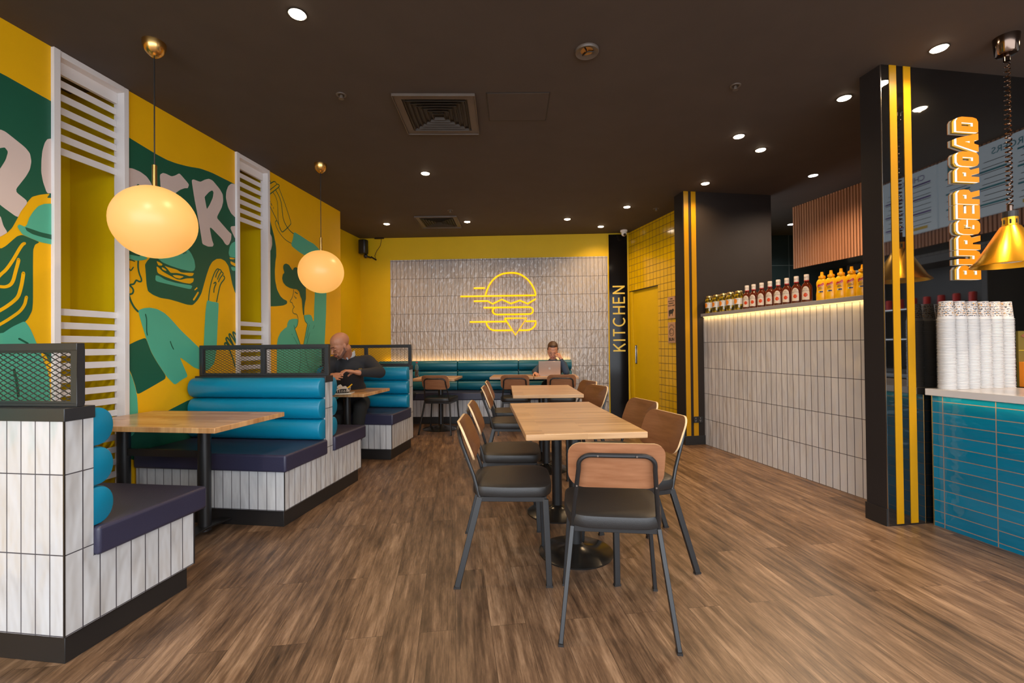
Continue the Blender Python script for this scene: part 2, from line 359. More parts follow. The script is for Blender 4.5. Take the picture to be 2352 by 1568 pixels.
MURAL=[(1,'background_shape','g',1,0,[0.703,2.734,2.046,2.717,2.166,2.703,2.281,2.691,2.3,2.689,2.299,2.114,2.265,2.103,2.282,2.134,2.231,2.111,2.192,2.086,2.175,2.058,2.137,1.984,2.124,1.945,2.099,1.883,2.076,1.849,2.046,1.821,0.712,1.642]),
(1,'letter','w',2,0,[1.868,2.316,2.046,2.406,2.069,2.404,2.158,2.357,2.181,2.332,2.188,2.289,2.181,2.24,2.162,2.192,2.109,2.092,2.173,2.051,2.137,1.984,2.124,1.945,2.046,1.992,1.847,2.149]),
(1,'letter','g',3,0,[2.015,2.281,2.046,2.304,2.065,2.316,2.079,2.298,2.069,2.25,2.046,2.194,2.008,2.12]),
(1,'letter','w',2,0,[1.923,1.973,2.046,1.938,2.059,1.884,2.074,1.858,2.076,1.849,2.046,1.821,1.923,1.714]),
(1,'letter','w',2,0,[2.3,2.473,2.283,2.463,2.267,2.453,2.254,2.426,2.242,2.373,2.237,2.313,2.236,2.245,2.245,2.191,2.265,2.13,2.299,2.142]),
(1,'hair','g',1,0,[0.823,1.631,2.046,1.753,2.072,1.777,2.103,1.818,2.121,1.841,2.144,1.855,2.182,1.845,2.229,1.832,2.206,1.813,2.197,1.782,2.196,1.712,2.196,1.481,2.192,1.429,2.172,1.382,2.156,1.361,2.112,1.306,2.046,1.277,0.823,1.172]),
(1,'hair','y',2,0.014,[2.02,1.572,2.046,1.614,2.072,1.645,2.103,1.706,2.126,1.761,2.144,1.799,2.156,1.81]),
(1,'hair','y',2,0.015,[2.02,1.548,2.046,1.549,2.067,1.549,2.09,1.563,2.103,1.589,2.112,1.635,2.126,1.699,2.127,1.714]),
(1,'hair','y',2,0.016,[2.02,1.4,2.046,1.421,2.072,1.442,2.103,1.473,2.126,1.503,2.137,1.549,2.144,1.59,2.15,1.641]),
(1,'hair','y',2,0.014,[2.02,1.325,2.046,1.345,2.072,1.365,2.103,1.392,2.135,1.422,2.156,1.461,2.161,1.489,2.164,1.507]),
(1,'figure','t',3,0,[0.748,1.199,2.046,1.288,2.099,1.334,2.156,1.369,2.182,1.326,2.211,1.246,2.275,1.057,2.284,0.876,2.27,0.736,0.694,0.666]),
(1,'figure','g',4,0.012,[2.129,1.267,2.168,1.242]),
(1,'figure','g',4,0.012,[2.105,1.097,2.119,1.019,2.125,0.945]),
(1,'figure','g',2,0,[2.238,1.212,2.316,1.212,2.316,1.107,2.284,1.121]),
(1,'hat','t',3,0,[2.313,2.084,2.282,2.074,2.251,2.063,2.221,2.041,2.197,2.004,2.177,1.961,2.166,1.918,2.156,1.903,2.13,1.91,2.121,1.898,2.126,1.885,2.144,1.857,2.182,1.845,2.231,1.833,2.282,1.832,2.313,1.833]),
(1,'hat','g',4,0,[2.156,1.902,2.182,1.899,2.231,1.891,2.282,1.89,2.308,1.889,2.308,1.862,2.282,1.862,2.231,1.865,2.192,1.87,2.163,1.883]),
(2,'background_shape','g',1,0,[2.729,2.695,2.757,2.691,2.86,2.676,2.97,2.661,3.061,2.654,3.143,2.66,3.259,2.68,3.375,2.71,3.497,2.721,3.628,2.718,3.768,2.716,3.807,2.711,3.809,1.7,3.764,1.706,3.729,1.781,3.703,1.876,3.682,1.945,3.644,1.983,3.594,1.995,3.545,1.984,3.498,1.95,3.466,1.901,3.435,1.822,3.405,1.732,3.382,1.663,3.345,1.605,3.295,1.558,3.239,1.557,3.159,1.572,3.082,1.584,3.003,1.587,2.944,1.603,2.904,1.625,2.893,1.671,2.885,1.78,2.881,1.816,2.899,1.848,2.922,1.874,2.849,1.899,2.754,1.94,2.729,1.955]),
(2,'letter','w',2,0,[2.729,2.462,2.756,2.473,2.79,2.482,2.848,2.48,2.895,2.464,2.926,2.435,2.948,2.39,2.957,2.33,2.932,2.241,2.859,2.14,2.728,2.104]),
(2,'letter','g',3,0,[2.814,2.347,2.818,2.374,2.83,2.387,2.842,2.379,2.844,2.36,2.844,2.316,2.83,2.255,2.812,2.249]),
(2,'letter','w',2,0,[3.001,2.517,3.028,2.541,3.054,2.544,3.102,2.541,3.136,2.562,3.171,2.592,3.2,2.577,3.262,2.536,3.251,2.501,3.221,2.491,3.178,2.463,3.129,2.416,3.135,2.351,3.185,2.36,3.228,2.33,3.184,2.267,3.142,2.243,3.156,2.185,3.228,2.217,3.318,2.241,3.337,2.214,3.317,2.171,3.227,2.154,3.086,2.095,3.06,2.196,3.008,2.417]),
(2,'letter','w',2,0,[3.287,2.577,3.304,2.593,3.374,2.596,3.422,2.633,3.464,2.656,3.505,2.656,3.583,2.609,3.618,2.572,3.623,2.511,3.605,2.451,3.546,2.346,3.596,2.314,3.688,2.257,3.719,2.244,3.714,2.194,3.688,2.142,3.666,2.129,3.641,2.138,3.612,2.17,3.466,2.253,3.495,2.137,3.513,2.103,3.502,2.082,3.452,2.071,3.393,2.08,3.384,2.129,3.363,2.227,3.338,2.34,3.317,2.423]),
(2,'letter','g',3,0,[3.416,2.484,3.463,2.541,3.497,2.568,3.513,2.558,3.505,2.508,3.471,2.436,3.461,2.42,3.44,2.386,3.423,2.457]),
(2,'letter','w',2,0,[3.788,2.719,3.768,2.716,3.72,2.706,3.683,2.671,3.659,2.614,3.653,2.556,3.673,2.492,3.681,2.474,3.715,2.432,3.764,2.409,3.804,2.404]),
(2,'letter','w',2,0,[3.804,2.341,3.763,2.329,3.715,2.313,3.706,2.291,3.763,2.212,3.803,2.201]),
(2,'burger','t',2,0,[2.98,1.882,3.022,1.858,3.096,1.843,3.173,1.834,3.282,1.831,3.31,1.845,3.321,1.876,3.311,1.928,3.283,1.976,3.252,2.005,3.207,2.018,3.148,2.017,3.059,1.981,2.998,1.924]),
(2,'burger','g',3,0.005,[3.197,1.967,3.211,1.958,3.217,1.977,3.231,1.966,3.229,1.988]),
(2,'burger','y',2,0,[2.971,1.859,2.995,1.855,3.022,1.844,3.016,1.832,2.986,1.829]),
(2,'burger','y',2,0,[3.037,1.836,3.071,1.83,3.147,1.824,3.187,1.807,3.31,1.824,3.293,1.797,3.261,1.79,3.207,1.796,3.147,1.798,3.09,1.789,3.065,1.815]),
(2,'burger','y',2,0,[3.013,1.82,3.034,1.818,3.058,1.803,3.046,1.798,3.022,1.805]),
(2,'burger','y',2,0,[3.105,1.774,3.147,1.781,3.213,1.78,3.173,1.756,3.134,1.759]),
(2,'burger','y',2,0,[2.971,1.819,2.986,1.816,3.022,1.789,3.083,1.768,3.147,1.747,3.186,1.75,3.234,1.768,3.307,1.78,3.299,1.748,3.268,1.729,3.206,1.729,3.115,1.739,3.034,1.755,2.98,1.771]),
(2,'burger','t',2,0,[2.965,1.753,2.992,1.752,3.046,1.729,3.147,1.718,3.292,1.718,3.278,1.689,3.254,1.685,2.974,1.706,2.962,1.717]),
(2,'burger','y',2,0,[3.338,1.712,3.342,1.7,3.313,1.679,3.31,1.687]),
(2,'burger','y',2,0.014,[3.348,1.668,3.324,1.632,3.302,1.602]),
(2,'small_burger','t',2,0,[3.803,2.201,3.762,2.185,3.723,2.163,3.696,2.124,3.683,2.063,3.696,2.032,3.762,2.035,3.802,2.043]),
(2,'small_burger','y',2,0,[3.691,2.024,3.73,2.029,3.77,2.028,3.735,2.015,3.7,2.012]),
(2,'small_burger','y',2,0,[3.704,1.995,3.766,1.983,3.802,1.986,3.802,1.96,3.757,1.956,3.708,1.969]),
(2,'small_burger','t',2,0,[3.708,1.944,3.802,1.949,3.801,1.922,3.725,1.909]),
(2,'raised_hand','g',2,0.009,[3.456,1.613,3.461,1.678,3.481,1.761,3.505,1.827,3.533,1.881,3.557,1.901,3.573,1.897,3.545,1.858,3.532,1.821]),
(2,'raised_hand','g',2,0.009,[3.573,1.897,3.594,1.894,3.598,1.882,3.569,1.843,3.554,1.806]),
(2,'raised_hand','g',2,0.009,[3.598,1.882,3.622,1.87,3.614,1.856,3.585,1.826,3.564,1.785]),
(2,'raised_hand','g',2,0.01,[3.622,1.848,3.637,1.837,3.631,1.817,3.585,1.769,3.564,1.696,3.543,1.609]),
(2,'raised_hand','g',2,0.01,[3.512,1.765,3.532,1.78,3.54,1.769,3.516,1.728,3.513,1.687]),
(2,'figure','t',3,0,[2.827,1.48,2.837,1.437,2.859,1.366,2.886,1.283,2.926,1.182,2.972,1.106,3.055,0.988,3.124,0.921,3.183,0.956,3.244,0.98,3.204,1.063,3.167,1.139,3.244,1.088,3.3,1.05,3.357,1.029,3.416,1.014,3.462,1.03,3.513,1.074,3.537,1.18,3.541,1.224,3.552,1.406,3.563,1.565,3.563,1.603,3.488,1.605,3.438,1.613,3.422,1.523,3.41,1.37,3.402,1.224,3.395,1.182,3.336,1.224,3.178,1.35,3.082,1.441,3.033,1.477,2.979,1.5,2.921,1.507,2.87,1.499]),
(2,'figure','g',4,0.007,[2.881,1.456,2.892,1.42,2.889,1.335,2.896,1.304]),
(2,'figure','g',4,0.007,[3.084,1.261,3.097,1.225,3.113,1.199]),
(2,'figure','g',2,0.013,[2.756,1.592,2.774,1.538,2.8,1.495,2.827,1.471]),
(2,'figure','g',1,0,[2.732,1.223,2.752,1.23,2.815,1.261,2.875,1.283,2.889,1.277,2.926,1.182,2.972,1.106,3.059,0.982,2.936,0.927,2.82,0.878,2.804,0.949,2.778,1.027,2.752,1.084,2.732,1.12]),
(2,'figure','t',2,0,[2.732,1.105,2.752,1.069,2.783,1.007,2.809,0.918,2.82,0.85,2.825,0.757,2.819,0.656,2.792,0.599,2.73,0.582]),
(2,'figure','g',1,0,[2.725,0.638,2.919,0.681,3.063,0.73,3.281,0.798,3.552,0.766,3.549,0.217,2.725,0.428]),
(2,'figure','t',3,0,[2.734,1.916,2.754,1.913,2.775,1.909,2.812,1.891,2.844,1.877,2.897,1.872,2.894,1.858,2.86,1.844,2.812,1.832,2.775,1.836,2.754,1.842,2.733,1.845]),
(2,'figure','g',4,0,[2.734,1.891,2.754,1.892,2.796,1.893,2.844,1.882,2.839,1.868,2.806,1.867,2.754,1.867,2.733,1.868]),
(2,'figure','g',2,0.008,[2.749,1.829,2.78,1.831,2.803,1.826]),
(2,'figure','g',2,0.007,[2.754,1.784,2.767,1.76,2.774,1.754,2.785,1.769,2.794,1.783]),
(2,'figure','g',2,0.011,[2.829,1.834,2.827,1.791,2.835,1.746,2.854,1.707,2.852,1.689,2.835,1.686,2.814,1.696,2.806,1.68,2.795,1.662,2.772,1.657,2.766,1.65,2.785,1.636,2.795,1.617,2.787,1.595,2.769,1.588,2.743,1.585]),
(2,'lowered_hand','g',2,0.015,[3.665,1.204,3.623,1.243,3.653,1.256,3.682,1.217]),
(2,'lowered_hand','g',2,0.015,[3.708,1.204,3.644,1.281,3.653,1.3,3.67,1.295,3.734,1.23]),
(2,'lowered_hand','g',2,0.014,[3.743,1.217,3.679,1.324,3.691,1.335,3.709,1.321,3.775,1.243]),
(2,'lowered_hand','g',2,0.015,[3.806,1.203,3.722,1.348,3.744,1.352,3.806,1.29]),
(2,'lowered_hand','g',2,0.012,[3.678,1.207,3.7,1.168,3.734,1.099,3.756,1.03]),
(3,'background_shape','g',1,0,[4.209,2.578,4.236,2.55,4.271,2.463,4.316,2.359,4.343,2.255,4.344,2.182,4.345,2.169,4.33,2.102,4.32,2.005,4.324,1.909,4.352,1.817,4.406,1.752,4.457,1.725,4.514,1.714,4.524,1.699,4.514,1.678,4.456,1.656,4.346,1.639,4.24,1.628,4.203,1.625]),
(3,'letter','w',2,0,[4.208,2.411,4.239,2.389,4.275,2.349,4.28,2.272,4.26,2.213,4.237,2.191,4.206,2.172]),
(3,'drink_cup','g',2,0.007,[4.221,2.965,4.239,2.941,4.261,2.91]),
(3,'drink_cup','g',2,0.007,[4.211,2.871,4.252,2.892,4.325,2.951,4.358,2.926,4.391,2.935,4.403,2.924,4.381,2.897,4.237,2.775,4.211,2.755]),
(3,'drink_cup','g',2,0.006,[4.211,2.799,4.238,2.819,4.358,2.923]),
(3,'drink_cup','g',2,0.007,[4.388,2.903,4.492,2.762,4.597,2.587,4.592,2.563,4.45,2.438,4.425,2.447,4.373,2.527,4.237,2.67,4.21,2.698]),
(3,'drink_cup','g',2,0.006,[4.297,2.819,4.338,2.793,4.366,2.741,4.376,2.664,4.374,2.558,4.397,2.478,4.425,2.447]),
(3,'drink_cup','g',2,0.008,[4.343,2.856,4.404,2.803,4.438,2.732,4.447,2.641,4.47,2.566,4.53,2.512,4.581,2.486,4.641,2.472]),
(3,'drink_cup','g',2,0.007,[4.25,2.713,4.253,2.706]),
(3,'drink_cup','g',2,0.009,[4.264,2.694,4.277,2.677]),
(3,'drink_cup','g',2,0.007,[4.3,2.665,4.304,2.653]),
(3,'hand','g',2,0.006,[4.355,2.54,4.331,2.528,4.331,2.497,4.363,2.45,4.43,2.399,4.508,2.367,4.6,2.356]),
(3,'figure','t',1,0,[4.649,2.497,4.773,2.481,4.91,2.459,5.029,2.448,5.103,2.426,5.173,2.394,5.141,2.288,5.263,2.158,5.317,2.013,5.309,1.888,5.298,1.626,5.275,1.394,5.259,1.241,5.319,0.723,4.344,0.809,4.347,1.24,4.363,1.304,4.403,1.363,4.464,1.404,4.517,1.429,4.522,1.466,4.549,1.504,4.603,1.52,4.703,1.53,4.76,1.449,4.819,1.522,4.831,1.576,4.929,1.591,4.972,1.585,4.997,1.554,5.009,1.518,5.028,1.519,5.037,1.681,5.052,1.873,5.021,2.046,4.922,2.175,4.85,2.261,4.867,2.269,4.738,2.29,4.61,2.325,4.6,2.352,4.627,2.407]),
(3,'figure','y',2,0,[4.698,1.543,4.714,1.503,4.702,1.454,4.655,1.412,4.701,1.33,4.758,1.241,4.786,1.199,4.816,1.241,4.853,1.361,4.891,1.476,4.843,1.502,4.825,1.575,4.796,1.619,4.727,1.6]),
(3,'figure','g',3,0.006,[4.637,1.852,4.628,1.797,4.605,1.747,4.567,1.716,4.572,1.703,4.61,1.703,4.621,1.667,4.654,1.66,4.615,1.633,4.611,1.599,4.637,1.58,4.687,1.58,4.709,1.551,4.714,1.496,4.697,1.447,4.657,1.418]),
(3,'figure','g',3,0.006,[4.635,1.451,4.655,1.411,4.752,1.241]),
(3,'figure','g',3,0.006,[4.825,1.579,4.837,1.516,4.891,1.48]),
(3,'figure','g',3,0.006,[4.891,1.476,4.853,1.361,4.816,1.241]),
(3,'figure','g',3,0.005,[4.933,1.471,4.871,1.312]),
(3,'figure','g',3,0.005,[4.939,1.378,4.876,1.244]),
(3,'figure','g',3,0.005,[4.629,1.322,4.7,1.241]),
(3,'figure','g',3,0.005,[4.596,1.355,4.607,1.342]),
(3,'figure','g',3,0.006,[5.034,1.468,5.008,1.427]),
(3,'figure','g',3,0.005,[4.447,1.139,4.458,1.123]),
(3,'figure','g',3,0.004,[4.501,1.055,4.518,0.983]),
(3,'figure','g',3,0.005,[4.751,1.165,4.765,1.059,4.731,0.955,4.707,0.873]),
(3,'figure','g',3,0.005,[4.846,1.164,4.876,1.034,4.924,0.952]),
(3,'hair','g',3,0,[4.455,2.079,4.471,2.102,4.507,2.116,4.555,2.11,4.619,2.057,4.641,2.091,4.675,2.105,4.709,2.102,4.743,2.073,4.777,2.016,4.847,1.949,4.865,1.901,4.868,1.845,4.867,1.774,4.845,1.715,4.832,1.65,4.831,1.579,4.808,1.578,4.797,1.661,4.788,1.752,4.757,1.79,4.74,1.837,4.695,1.859,4.628,1.856,4.563,1.858,4.5,1.872,4.453,1.902,4.436,1.945,4.449,1.99,4.475,2.01,4.455,2.053]),
(3,'hair','g',3,0,[4.802,2.213,4.773,2.201,4.764,2.168,4.802,2.16,4.898,2.185,4.898,2.221]),
(3,'figure','g',3,0.011,[4.659,1.824,4.704,1.811]),
(3,'figure','g',3,0.007,[4.65,1.78,4.666,1.756,4.686,1.761])]
# ---------------------------------------------------------------- the room shell
DX, DY = .1357, .9907
FL = ((0, 0, 0), math.atan2(DY, DX))                 # left side: x = along the mural wall, y = towards that wall
FB = fr((-2.57, 7.55), (1.91, 7.35))                 # back wall
FK = fr((1.917, 7.353), (2.231, 6.13))               # yellow kitchen wall
FW = fr((2.052, 5.362), (3.203, 5.537))              # charcoal wall with stripes
FP = fr((2.297, 5.39), (2.697, 3.41))                # tiled half wall
FG = fr((2.434, 2.942), (3.565, 3.108))              # black glass wall
FQ = fr((2.749, 2.976), (2.836, 2.521))              # teal counter
FS = fr((3.799, 6.047), (4.020, 5.076))              # bulkhead over the service line
def bld(mb, name, mats, F, parent=None, **k):
    if parent: return mb.build(name, mats, parent, **k)
    return mb.build(name, mats, None, loc=F[0], rotz=F[1], **k)
def S_(o): return struct(o)
b = MB(); b.box(-6, 8, -6, 9.2, -.08, 0); S_(b.build('floor', M['floor']))
b = MB(); b.box(-6, 8, -1.45, 9.2, CE, CE+.1); S_(b.build('ceiling', M['ceiling']))
b = MB()
for x0, x1 in ((-1.2, 2.30), (2.738, 3.78), (4.217, 5.663)):
    b.box(x0, x1, 3.082, 3.53, 0, CE)
    b.mi[-6] = 1 if x0 > 0 else 0; b.mi[-5] = 1 if x1 < 5 else 0
S_(bld(b, 'wall_left', [M['yellow'], M['olive']], FL))
b = MB(); b.box(-1.2, 5.0, 3.53, 3.66, 0, CE, 1); b.box(5.0, 7.6, 3.53, 3.66, 0, CE, 0)
S_(bld(b, 'wall_left_rear', [M['yellowb'], M['olive']], FL))
b = MB(); b.box(-1.0, 4.492, 0, .12, 0, CE); S_(bld(b, 'wall_back', M['yellowb'], FB))
b = MB(); b.box(.555, 4.147, -.014, 0, 0, 2.645); S_(bld(b, 'wall_back_tiling', M['btile'], FB))
b = MB(); b.box(4.150, 4.166, -.02, 0, 0, 2.99); b.box(4.462, 4.492, -.02, 0, 0, CE); S_(bld(b, 'trim_1', [M['yellowb']], FB))
# yellow tiled wall to the kitchen with its sliding door
b = MB(); b.box(.84, 1.76, 0, .12, 0, CE); b.box(0, .84, 0, .12, 2.062, CE); b.box(-.04, 0, 0, .16, 0, CE)
S_(bld(b, 'wall_kitchen', [M['ytile']], FK))
dr = thing('door_1', 'plain yellow sliding kitchen door with a steel pull, beside the KITCHEN panel', None, FK[0], FK[1]); struct(dr)
b = MB(); b.box(.10, .86, .03, .07, .005, 2.06); b.build('door_leaf', M['yellowb'], dr, bevel=.003)
b = MB(); b.box(0, .10, .005, .09, 0, 2.06); b.build('door_post', M['yellowb'], dr, bevel=.003)
b = MB(); b.box(.0, .86, .004, .012, 2.05, 2.064); b.build('door_head_gap', M['plinthblk'], dr)
b = MB(); b.box(.125, .185, .024, .034, .89, 1.19); b.box(.142, .150, .018, .03, .9, 1.18); b.build('door_handle', M['steel'], dr, bevel=.003)
# charcoal wall, side of the passage
b = MB(); b.box(0, 1.165, 0, .2, 0, CE); S_(bld(b, 'wall_passage', M['charcoal'], FW))
b = MB(); b.box(-.012, .262, -.012, .21, 0, .108); S_(bld(b, 'baseboard_passage', M['plinthblk'], FW, bevel=.002))
b = MB(); b.box(.008, .066, -.006, 0, .108, CE); b.box(.102, .162, -.006, 0, .108, CE); S_(bld(b, 'trim_2', M['stripe'], FW))
# half wall
b = MB(); b.box(-.02, 2.32, 0, .12, 0, 1.52); S_(bld(b, 'wall_half', M['wtile2'] if 'wtile2' in M else M['wtile'], FP))
# black glass wall
b = MB(); b.box(0, 1.78, .006, .15, 0, CE); S_(bld(b, 'wall_right', M['charcoal'], FG))
b = MB(); b.box(.003, 1.78, 0, .006, 0.0, CE); S_(bld(b, 'wall_right_glass', M['gloss'], FG))
b = MB(); b.box(-.008, 0, .004, .155, 0, .112); S_(bld(b, 'baseboard_right', M['plinthblk'], FG))
b = MB(); b.box(.063, .116, -.003, 0, .012, CE); b.box(.170, .225, -.003, 0, .012, CE); S_(bld(b, 'trim_3', M['stripe'], FG))
b = MB(); b.box(0, .003, -.001, .006, 0, CE); S_(bld(b, 'trim_4', M['steel'], FG))
# kitchen interior behind the half wall
b = MB(); b.box(3.0, 6.4, 7.62, 7.75, 0, CE); S_(b.build('wall_kitchen_back', M['gtile']))
b = MB(); b.box(6.3, 6.4, -1.4, 7.7, 0, CE); S_(b.build('wall_kitchen_right', M['ktile']))
b = MB(); b.box(5.1, 6.4, -1.45, -1.35, 0, CE); S_(b.build('wall_service_end', M['charcoal']))
# service line: bulkhead, menu boards, tiled wall
b = MB(); b.box(1.75, 8.0, .40, .5, 0, 2.2); S_(bld(b, 'wall_service', M['ktile'], FS))
b = MB()
b.box(0, 8.0, .012, .5, 2.195, CE, 1)
s = 0.0
while s < 7.95:
    b.box(s, s+.024, -.012, .014, 2.190, CE-.002, 0); s += .037
o = S_(bld(b, 'ceiling_bulkhead', [M['slat'], M['plinthblk']], FS))
# ---------------------------------------------------------------- mural
names = {1: ('far left section of the burger mural: blush letters over teal hat and dark green hair', 'wall_mural'),
         2: ('middle section of the burger mural: lettering, burger, raised hand and teal sleeve', 'wall_mural'),
         3: ('end section of the burger mural: curly-haired face raising a drink cup', 'wall_mural')}
MCOL = {'g': 0, 't': 1, 'w': 2, 'y': 3}
MM = [M['mg'], M['mt'], M['mw'], M['yellow']]
def stroke(pts, w):
    pts = [Vector((p[0], 0, p[1])) for p in pts]; L = []; R = []
    for i, p in enumerate(pts):
        t = (pts[min(i+1, len(pts)-1)]-pts[max(i-1, 0)]).normalized(); nn = Vector((-t.z, 0, t.x))
        k = w/2*(.8 if i in (0, len(pts)-1) else 1)
        L.append(p+nn*k); R.append(p-nn*k)
    vs = L+R; n = len(pts)
    fs = [(i, i+1, n+i+1, n+i) for i in range(n-1)]
    # round ends
    for e in (0, n-1):
        c = pts[e]; base = len(vs)
        ring = [c+Vector((math.cos(a*PI/5), 0, math.sin(a*PI/5)))*w*.40 for a in range(10)]
        vs += ring; fs.append(tuple(range(base, base+10)))
    return vs, fs
for sec in (1, 2, 3):
    root = thing('wall_mural', names[sec][0], 'mural', FL[0], FL[1], 'mural sections on the yellow wall')
    groups = []; cur = {}
    for (sc, part, col, lv, w, fl) in MURAL:
        if sc != sec: continue
        pts = [(fl[i], fl[i+1]) for i in range(0, len(fl), 2)]
        key = part
        if part == 'letter' and col == 'w': cur['letter'] = MB(); groups.append(('letter', cur['letter']))
        elif part not in cur: cur[part] = MB(); groups.append((part, cur[part]))
        mb = cur[part]
        yy = 3.082-.0009*lv
        if w == 0:
            pp = poly_smooth(pts, 2, True, .14)
            n = len(pp); mb.add([(a, yy, c) for a, c in pp], [tuple(range(n))], MCOL[col])
        else:
            vs, fs = stroke(poly_smooth(pts, 2, False, .25) if len(pts) > 2 else pts, w*(1.3 if sec == 3 else 1.1))
            mb.add([(v.x, yy-.0002, v.z) for v in vs], fs, MCOL[col])
    for nm, mb in groups: mb.build(nm, MM, root)
# ---------------------------------------------------------------- white slatted frames over the wall openings
def ladder(u0, lab):
    t = thing('slatted_frame', lab, 'slatted panel', (0, 0, 0), FL[1], 'white slatted frames on the mural wall')
    u1 = u0+.465; b = MB()
    b.box(u0, u0+.037, 3.060, 3.148, 0.005, CE-.002); b.box(u1-.034, u1, 3.066, 3.148, 0.005, CE-.002)
    b.box(u0+.037, u1-.034, 3.064, 3.148, 2.98, CE-.002)
    b.build('frame', M['white'], t, bevel=.002)
    b = MB(); b.box(u0+.037, u1-.034, 3.120, 3.146, 2.905, 2.98)
    for k in range(6):
        z = 2.850-.0838*k; b.box(u0+.037, u1-.034, 3.128, 3.135, z-.022, z+.022)
    b.build('upper_slats', M['white'], t, bevel=.0015)
    b = MB()
    for k in range(15):
        z = 1.437-.0838*k; b.box(u0+.037, u1-.034, 3.128, 3.135, z-.021, z+.021)
    b.build('lower_slats', M['white'], t, bevel=.0015)
ladder(2.287, 'white slatted wall frame nearest the camera, behind the front booth table')
ladder(3.766, 'white slatted wall frame further along, between the lettering and the curly-haired face')
# ---------------------------------------------------------------- ceiling fittings
dls = [((-1.152, 2.443), 'round warm downlight nearest the camera, left part of the ceiling'),
 ((2.674, 2.787), 'round warm downlight just in front of the black glass wall, left of the coiled cord'),
 ((2.495, 3.346), 'round warm downlight left of the near striped pillar'),
 ((-.893, 4.725), 'round warm downlight behind the large ceiling vent, left of centre'),
 ((2.014, 3.951), 'left one of the close pair of downlights above the half wall'),
 ((2.361, 4.233), 'right one of the close pair of downlights above the half wall'),
 ((2.214, 5.107), 'round warm downlight just in front of the far striped pillar'),
 ((1.539, 5.952), 'round warm downlight in front of the security camera'),
 ((.817, 6.501), 'round warm downlight above the neon sign, left of the security camera'),
 ((1.386, 6.928), 'small far downlight closest to the black KITCHEN panel'),
 ((-1.837, 6.656), 'round warm downlight left of the far ceiling vent'),
 ((-.638, 6.584), 'round warm downlight right of the far ceiling vent'),
 ((3.34, 2.62), 'warm downlight above the counter, at the right edge of the ceiling')]
for i, ((x, y), lab) in enumerate(dls):
    t = thing('downlight', lab, 'ceiling light', (x, y, CE), 0, 'recessed ceiling downlights')
    b = MB(); b.lathe([(.0425, -.001), (.046, -.004), (.050, -.001), (.052, 0), (.0425, 0)], caps=False); b.build('trim_ring', M['plinthblk'], t, smooth=True)
    b = MB(); b.lathe([(.0425, -.0015), (.040, -.006), (.028, -.010), (.001, -.011)], caps=True); b.build('glowing_lens', M['glow'], t, smooth=True)
    spot(t, (0, 0, -.014), SPOT_W, size=2.5, blend=1, rad=.012)
for i, (xx, yy) in enumerate(((-1.55, 1.15), (-1.7, -.35), (.35, .25), (2.0, .9), (.2, -1.1))):  # extra lamps added to brighten the foreground floor and the mural wall
    t = thing('downlight', 'added warm fill downlight out of the picture, %s of those above and behind the camera' % ('first', 'second', 'third', 'fourth', 'fifth')[i], 'ceiling light', (xx, yy, CE), 0, 'recessed ceiling downlights')
    b = MB(); b.lathe([(.0425, -.001), (.046, -.004), (.052, 0), (.0425, 0)], caps=False); b.build('trim_ring', M['plinthblk'], t, smooth=True)
    b = MB(); b.lathe([(.0425, -.0015), (.001, -.004)]); b.build('glowing_lens', M['glow'], t)
    spot(t, (0, 0, -.014), 42, (1, .88, .72), size=2.95, blend=.8, rad=.012)
kl = at(1818, 515, 6.916)
t = thing('downlight', 'small cool white downlight in the dark kitchen, left of the slatted bulkhead', 'ceiling light', (kl.x, kl.y, CE), 0, 'recessed ceiling downlights')
b = MB(); b.lathe([(.052, -.002), (.058, 0), (.052, 0)], caps=False); b.build('trim_ring', M['plinthblk'], t)
b = MB(); b.lathe([(.052, -.002), (.001, -.004)]); b.build('glowing_lens', M['coolglow'], t)
spot(t, (0, 0, -.02), 20, (.85, .95, 1), 2.4, .8)
for i, (yy, xx) in enumerate(((4.9, 3.3), (1.6, 3.45), (0.2, 3.5))):  # added aisle lamps, kept strong to light the slatted bulkhead
    t = thing('downlight', 'added service downlight lighting the bulkhead, number %s along the service aisle behind the half wall' % ('one', 'two', 'three')[i], 'ceiling light', (xx, yy, CE), 0, 'added service aisle downlights')
    b = MB(); b.lathe([(.045, -.002), (.05, 0), (.045, 0)], caps=False); b.build('trim_ring', M['plinthblk'], t)
    b = MB(); b.lathe([(.045, -.002), (.001, -.004)]); b.build('glowing_lens', M['coolglow'], t)
    spot(t, (0, 0, -.02), 90, (1, .80, .6), 2.7, .8)
